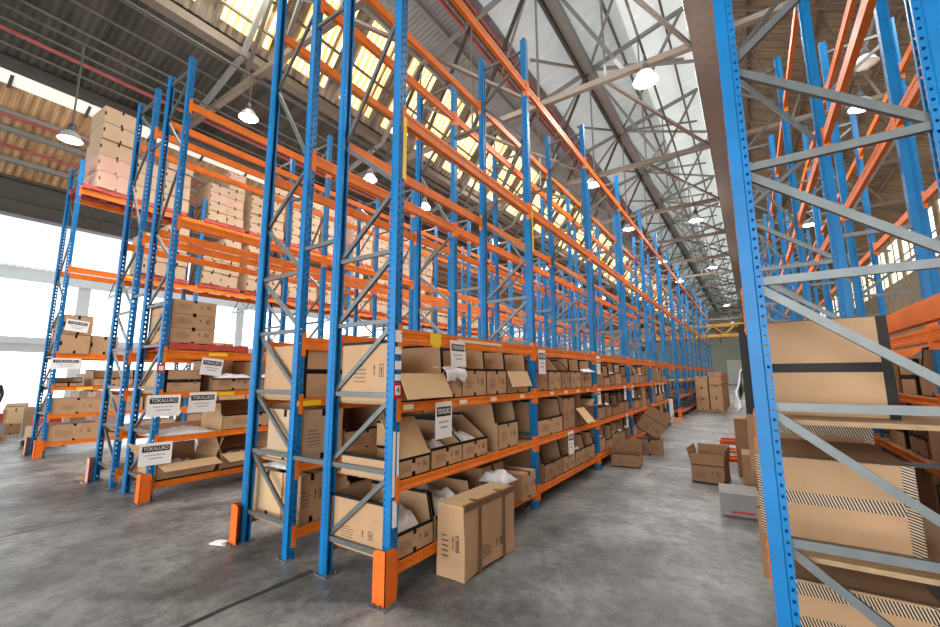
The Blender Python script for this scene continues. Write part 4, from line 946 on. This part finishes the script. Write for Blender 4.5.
# ------------------------------------------------------------------ far left floor: person, heaps, trolley
def person(loc, rz):
    t = thing('person', 'person in a dark jacket standing at the left edge beyond the racks', 'person', loc, rz)
    V = {'pel': (0, 0, .95), 'sp': (0, -.01, 1.15), 'ch': (0, -.01, 1.35), 'nk': (0, 0, 1.5), 'hd': (0, -.02, 1.6), 'ht': (0, -.01, 1.7)}
    for s, n in ((-1, 'l'), (1, 'r')):
        V.update({n+'hip': (s*.1, 0, .92), n+'kn': (s*.11, -.02, .5), n+'an': (s*.12, .02, .09), n+'to': (s*.13, -.16, .035), n+'sh': (s*.19, 0, 1.42), n+'el': (s*.25, .02, 1.14), n+'wr': (s*.24, -.1, .92), n+'ha': (s*.235, -.14, .84)})
    E = [('pel', 'sp'), ('sp', 'ch'), ('ch', 'nk'), ('nk', 'hd'), ('hd', 'ht')]
    for n in 'lr': E += [('pel', n+'hip'), (n+'hip', n+'kn'), (n+'kn', n+'an'), (n+'an', n+'to'), ('ch', n+'sh'), (n+'sh', n+'el'), (n+'el', n+'wr'), (n+'wr', n+'ha')]
    ks = list(V); rad = {'pel': .14, 'sp': .13, 'ch': .15, 'nk': .055, 'hd': .085, 'ht': .07}
    rd = {'hip': .1, 'kn': .065, 'an': .05, 'to': .04, 'sh': .075, 'el': .05, 'wr': .035, 'ha': .03}
    for n in 'lr':
        for k, v in rd.items(): rad[n+k] = v
    for s, n in ((-1, 'l'), (1, 'r')):
        for i in range(4):
            k = n+'f%d' % i; V[k] = (s*.235+(i-1.5)*.018*s, -.17-.01*(i % 2), .775+.008*abs(i-1.5)); E.append((n+'ha', k)); rad[k] = .009
        k = n+'th'; V[k] = (s*.2, -.18, .82); E.append((n+'ha', k)); rad[k] = .011
    ks = list(V); me = bpy.data.meshes.new('body'); me.from_pydata([V[k] for k in ks], [(ks.index(a), ks.index(b)) for a, b in E], [])
    o = link('body', me, t); sk = o.modifiers.new('skin', 'SKIN'); o.modifiers.new('sub', 'SUBSURF').levels = 2
    for i, k in enumerate(ks): me.skin_vertices[0].data[i].radius = (rad[k], rad[k]); 
    me.skin_vertices[0].data[0].use_root = True
    dg = bpy.context.evaluated_depsgraph_get(); dg.update(); m2 = bpy.data.meshes.new_from_object(o.evaluated_get(dg)); o.modifiers.clear(); o.data = m2
    for mm in (NAVY, TROUS, SKIN): m2.materials.append(mm)
    for p in m2.polygons:
        c = p.center; p.use_smooth = True
        p.material_index = 2 if (c.z > 1.47 or (abs(c.x) > .17 and c.z < .93 and c.z > .7)) else (1 if c.z < .95 else 0)
    hr = MB(); hr.lathe([(0, .105), (.05, .095), (.085, .06), (.098, .0), (.09, -.03), (.07, -.02), (.0, .03)], 14)
    link('hair', hr.mesh('hair', HAIR, True), t, (0, .012, 1.65))
    f = MB()
    f.prism([(-.1, 1.6), (-.128, 1.575), (-.1, 1.57)], 'x', -.012, .012); link('nose', f.mesh('nose', SKIN), t, (0, 0, 0))
    for s in (-1, 1): link('eye', MB().lathe([(0, .01), (.008, .006), (.01, 0), (.008, -.006), (0, -.01)], 8).mesh('eye', BLACK), t, (s*.033, -.098, 1.615))
    for s in (-1, 1): link('ear', MB().box((s*.09, -.01, 1.6), (.02, .04, .06)).mesh('ear', SKIN), t)
    link('mouth', MB().bb((-.025, -.103, 1.545), (.025, -.093, 1.553)).mesh('mouth', RED), t)
    return t
person((-18.0, .26, 0), R(70))
def junk(x, y, z, w, d, h, rz, tl, label, mt=CARD): return carton('closed', w, d, h, label, (x, y, z), R(rz), tilt=(0, R(tl)), matl=mt, mark=False, group='loose cartons on the far left floor')
junk(-17.6, .75, 0, .9, .7, .4, 20, 0, 'flat carton at the base of the far left heap')
junk(-17.5, .8, .41, .6, .5, .4, -15, 18, 'tilted carton on top of the far left heap')
junk(-17.0, .95, 0, .6, .6, .75, 30, 0, 'taller carton beside the far left heap', CARD_L)
junk(-16.9, .5, 0, .8, .5, .3, 10, 0, 'low carton in front of the far left heap')
junk(-15.2, -.22, .115, .7, .8, .35, 3, 0, 'grey carton on the pallet at the left picture edge', GREYP)
junk(-15.2, -.22, .467, .6, .7, .25, 3, 0, 'orange-brown carton topping the pallet at the left picture edge', PALRED)
pallet((-15.2, -.22, 0), 0, 'dark pallet at the left picture edge', PALWOOD, group=None)
for i in range(3): junk(-18.4+.1*i, 2.6+.1*i, .62*i, .8, .7, .6, 4*i, 0, '%s pale box of the tower beyond the far left heap' % ('bottom', 'middle', 'top')[i], CARD_P)
for i in range(2): junk(-17.2, 2.9, .6*i, .7, .7, .58, 3*i, 0, '%s pale box of the short tower beyond the far left heap' % ('lower', 'upper')[i], CARD_K)
t = thing('hand_trolley', 'platform trolley loaded with dark goods behind the far left rack', 'trolley', (-12.6, .55, 0), R(10))
link('platform', MB().bb((-.5, -.3, .16), (.5, .3, .2)).mesh('platform', STEELGR), t)
link('handle', MB().tube((-.47, -.27, .2), (-.47, -.27, .95), .015).tube((-.47, .27, .2), (-.47, .27, .95), .015).tube((-.47, -.27, .95), (-.47, .27, .95), .015).mesh('handle', STEELGR), t)
for x in (-.4, .4):
    for y in (-.24, .24): link('wheel', MB().tube((x, y-.02, .07), (x, y+.02, .07), .07, n=14).mesh('wheel', BLACK), t)
carton('closed', .7, .5, .3, 'white carton on the platform trolley', (-12.6, .55, .2), R(10), matl=CARD_P, tape=False, mark=False)
carton('closed', .5, .4, .2, 'red carton topping the load of the platform trolley', (-12.6, .55, .5), R(10), matl=PALRED, tape=False, mark=False)
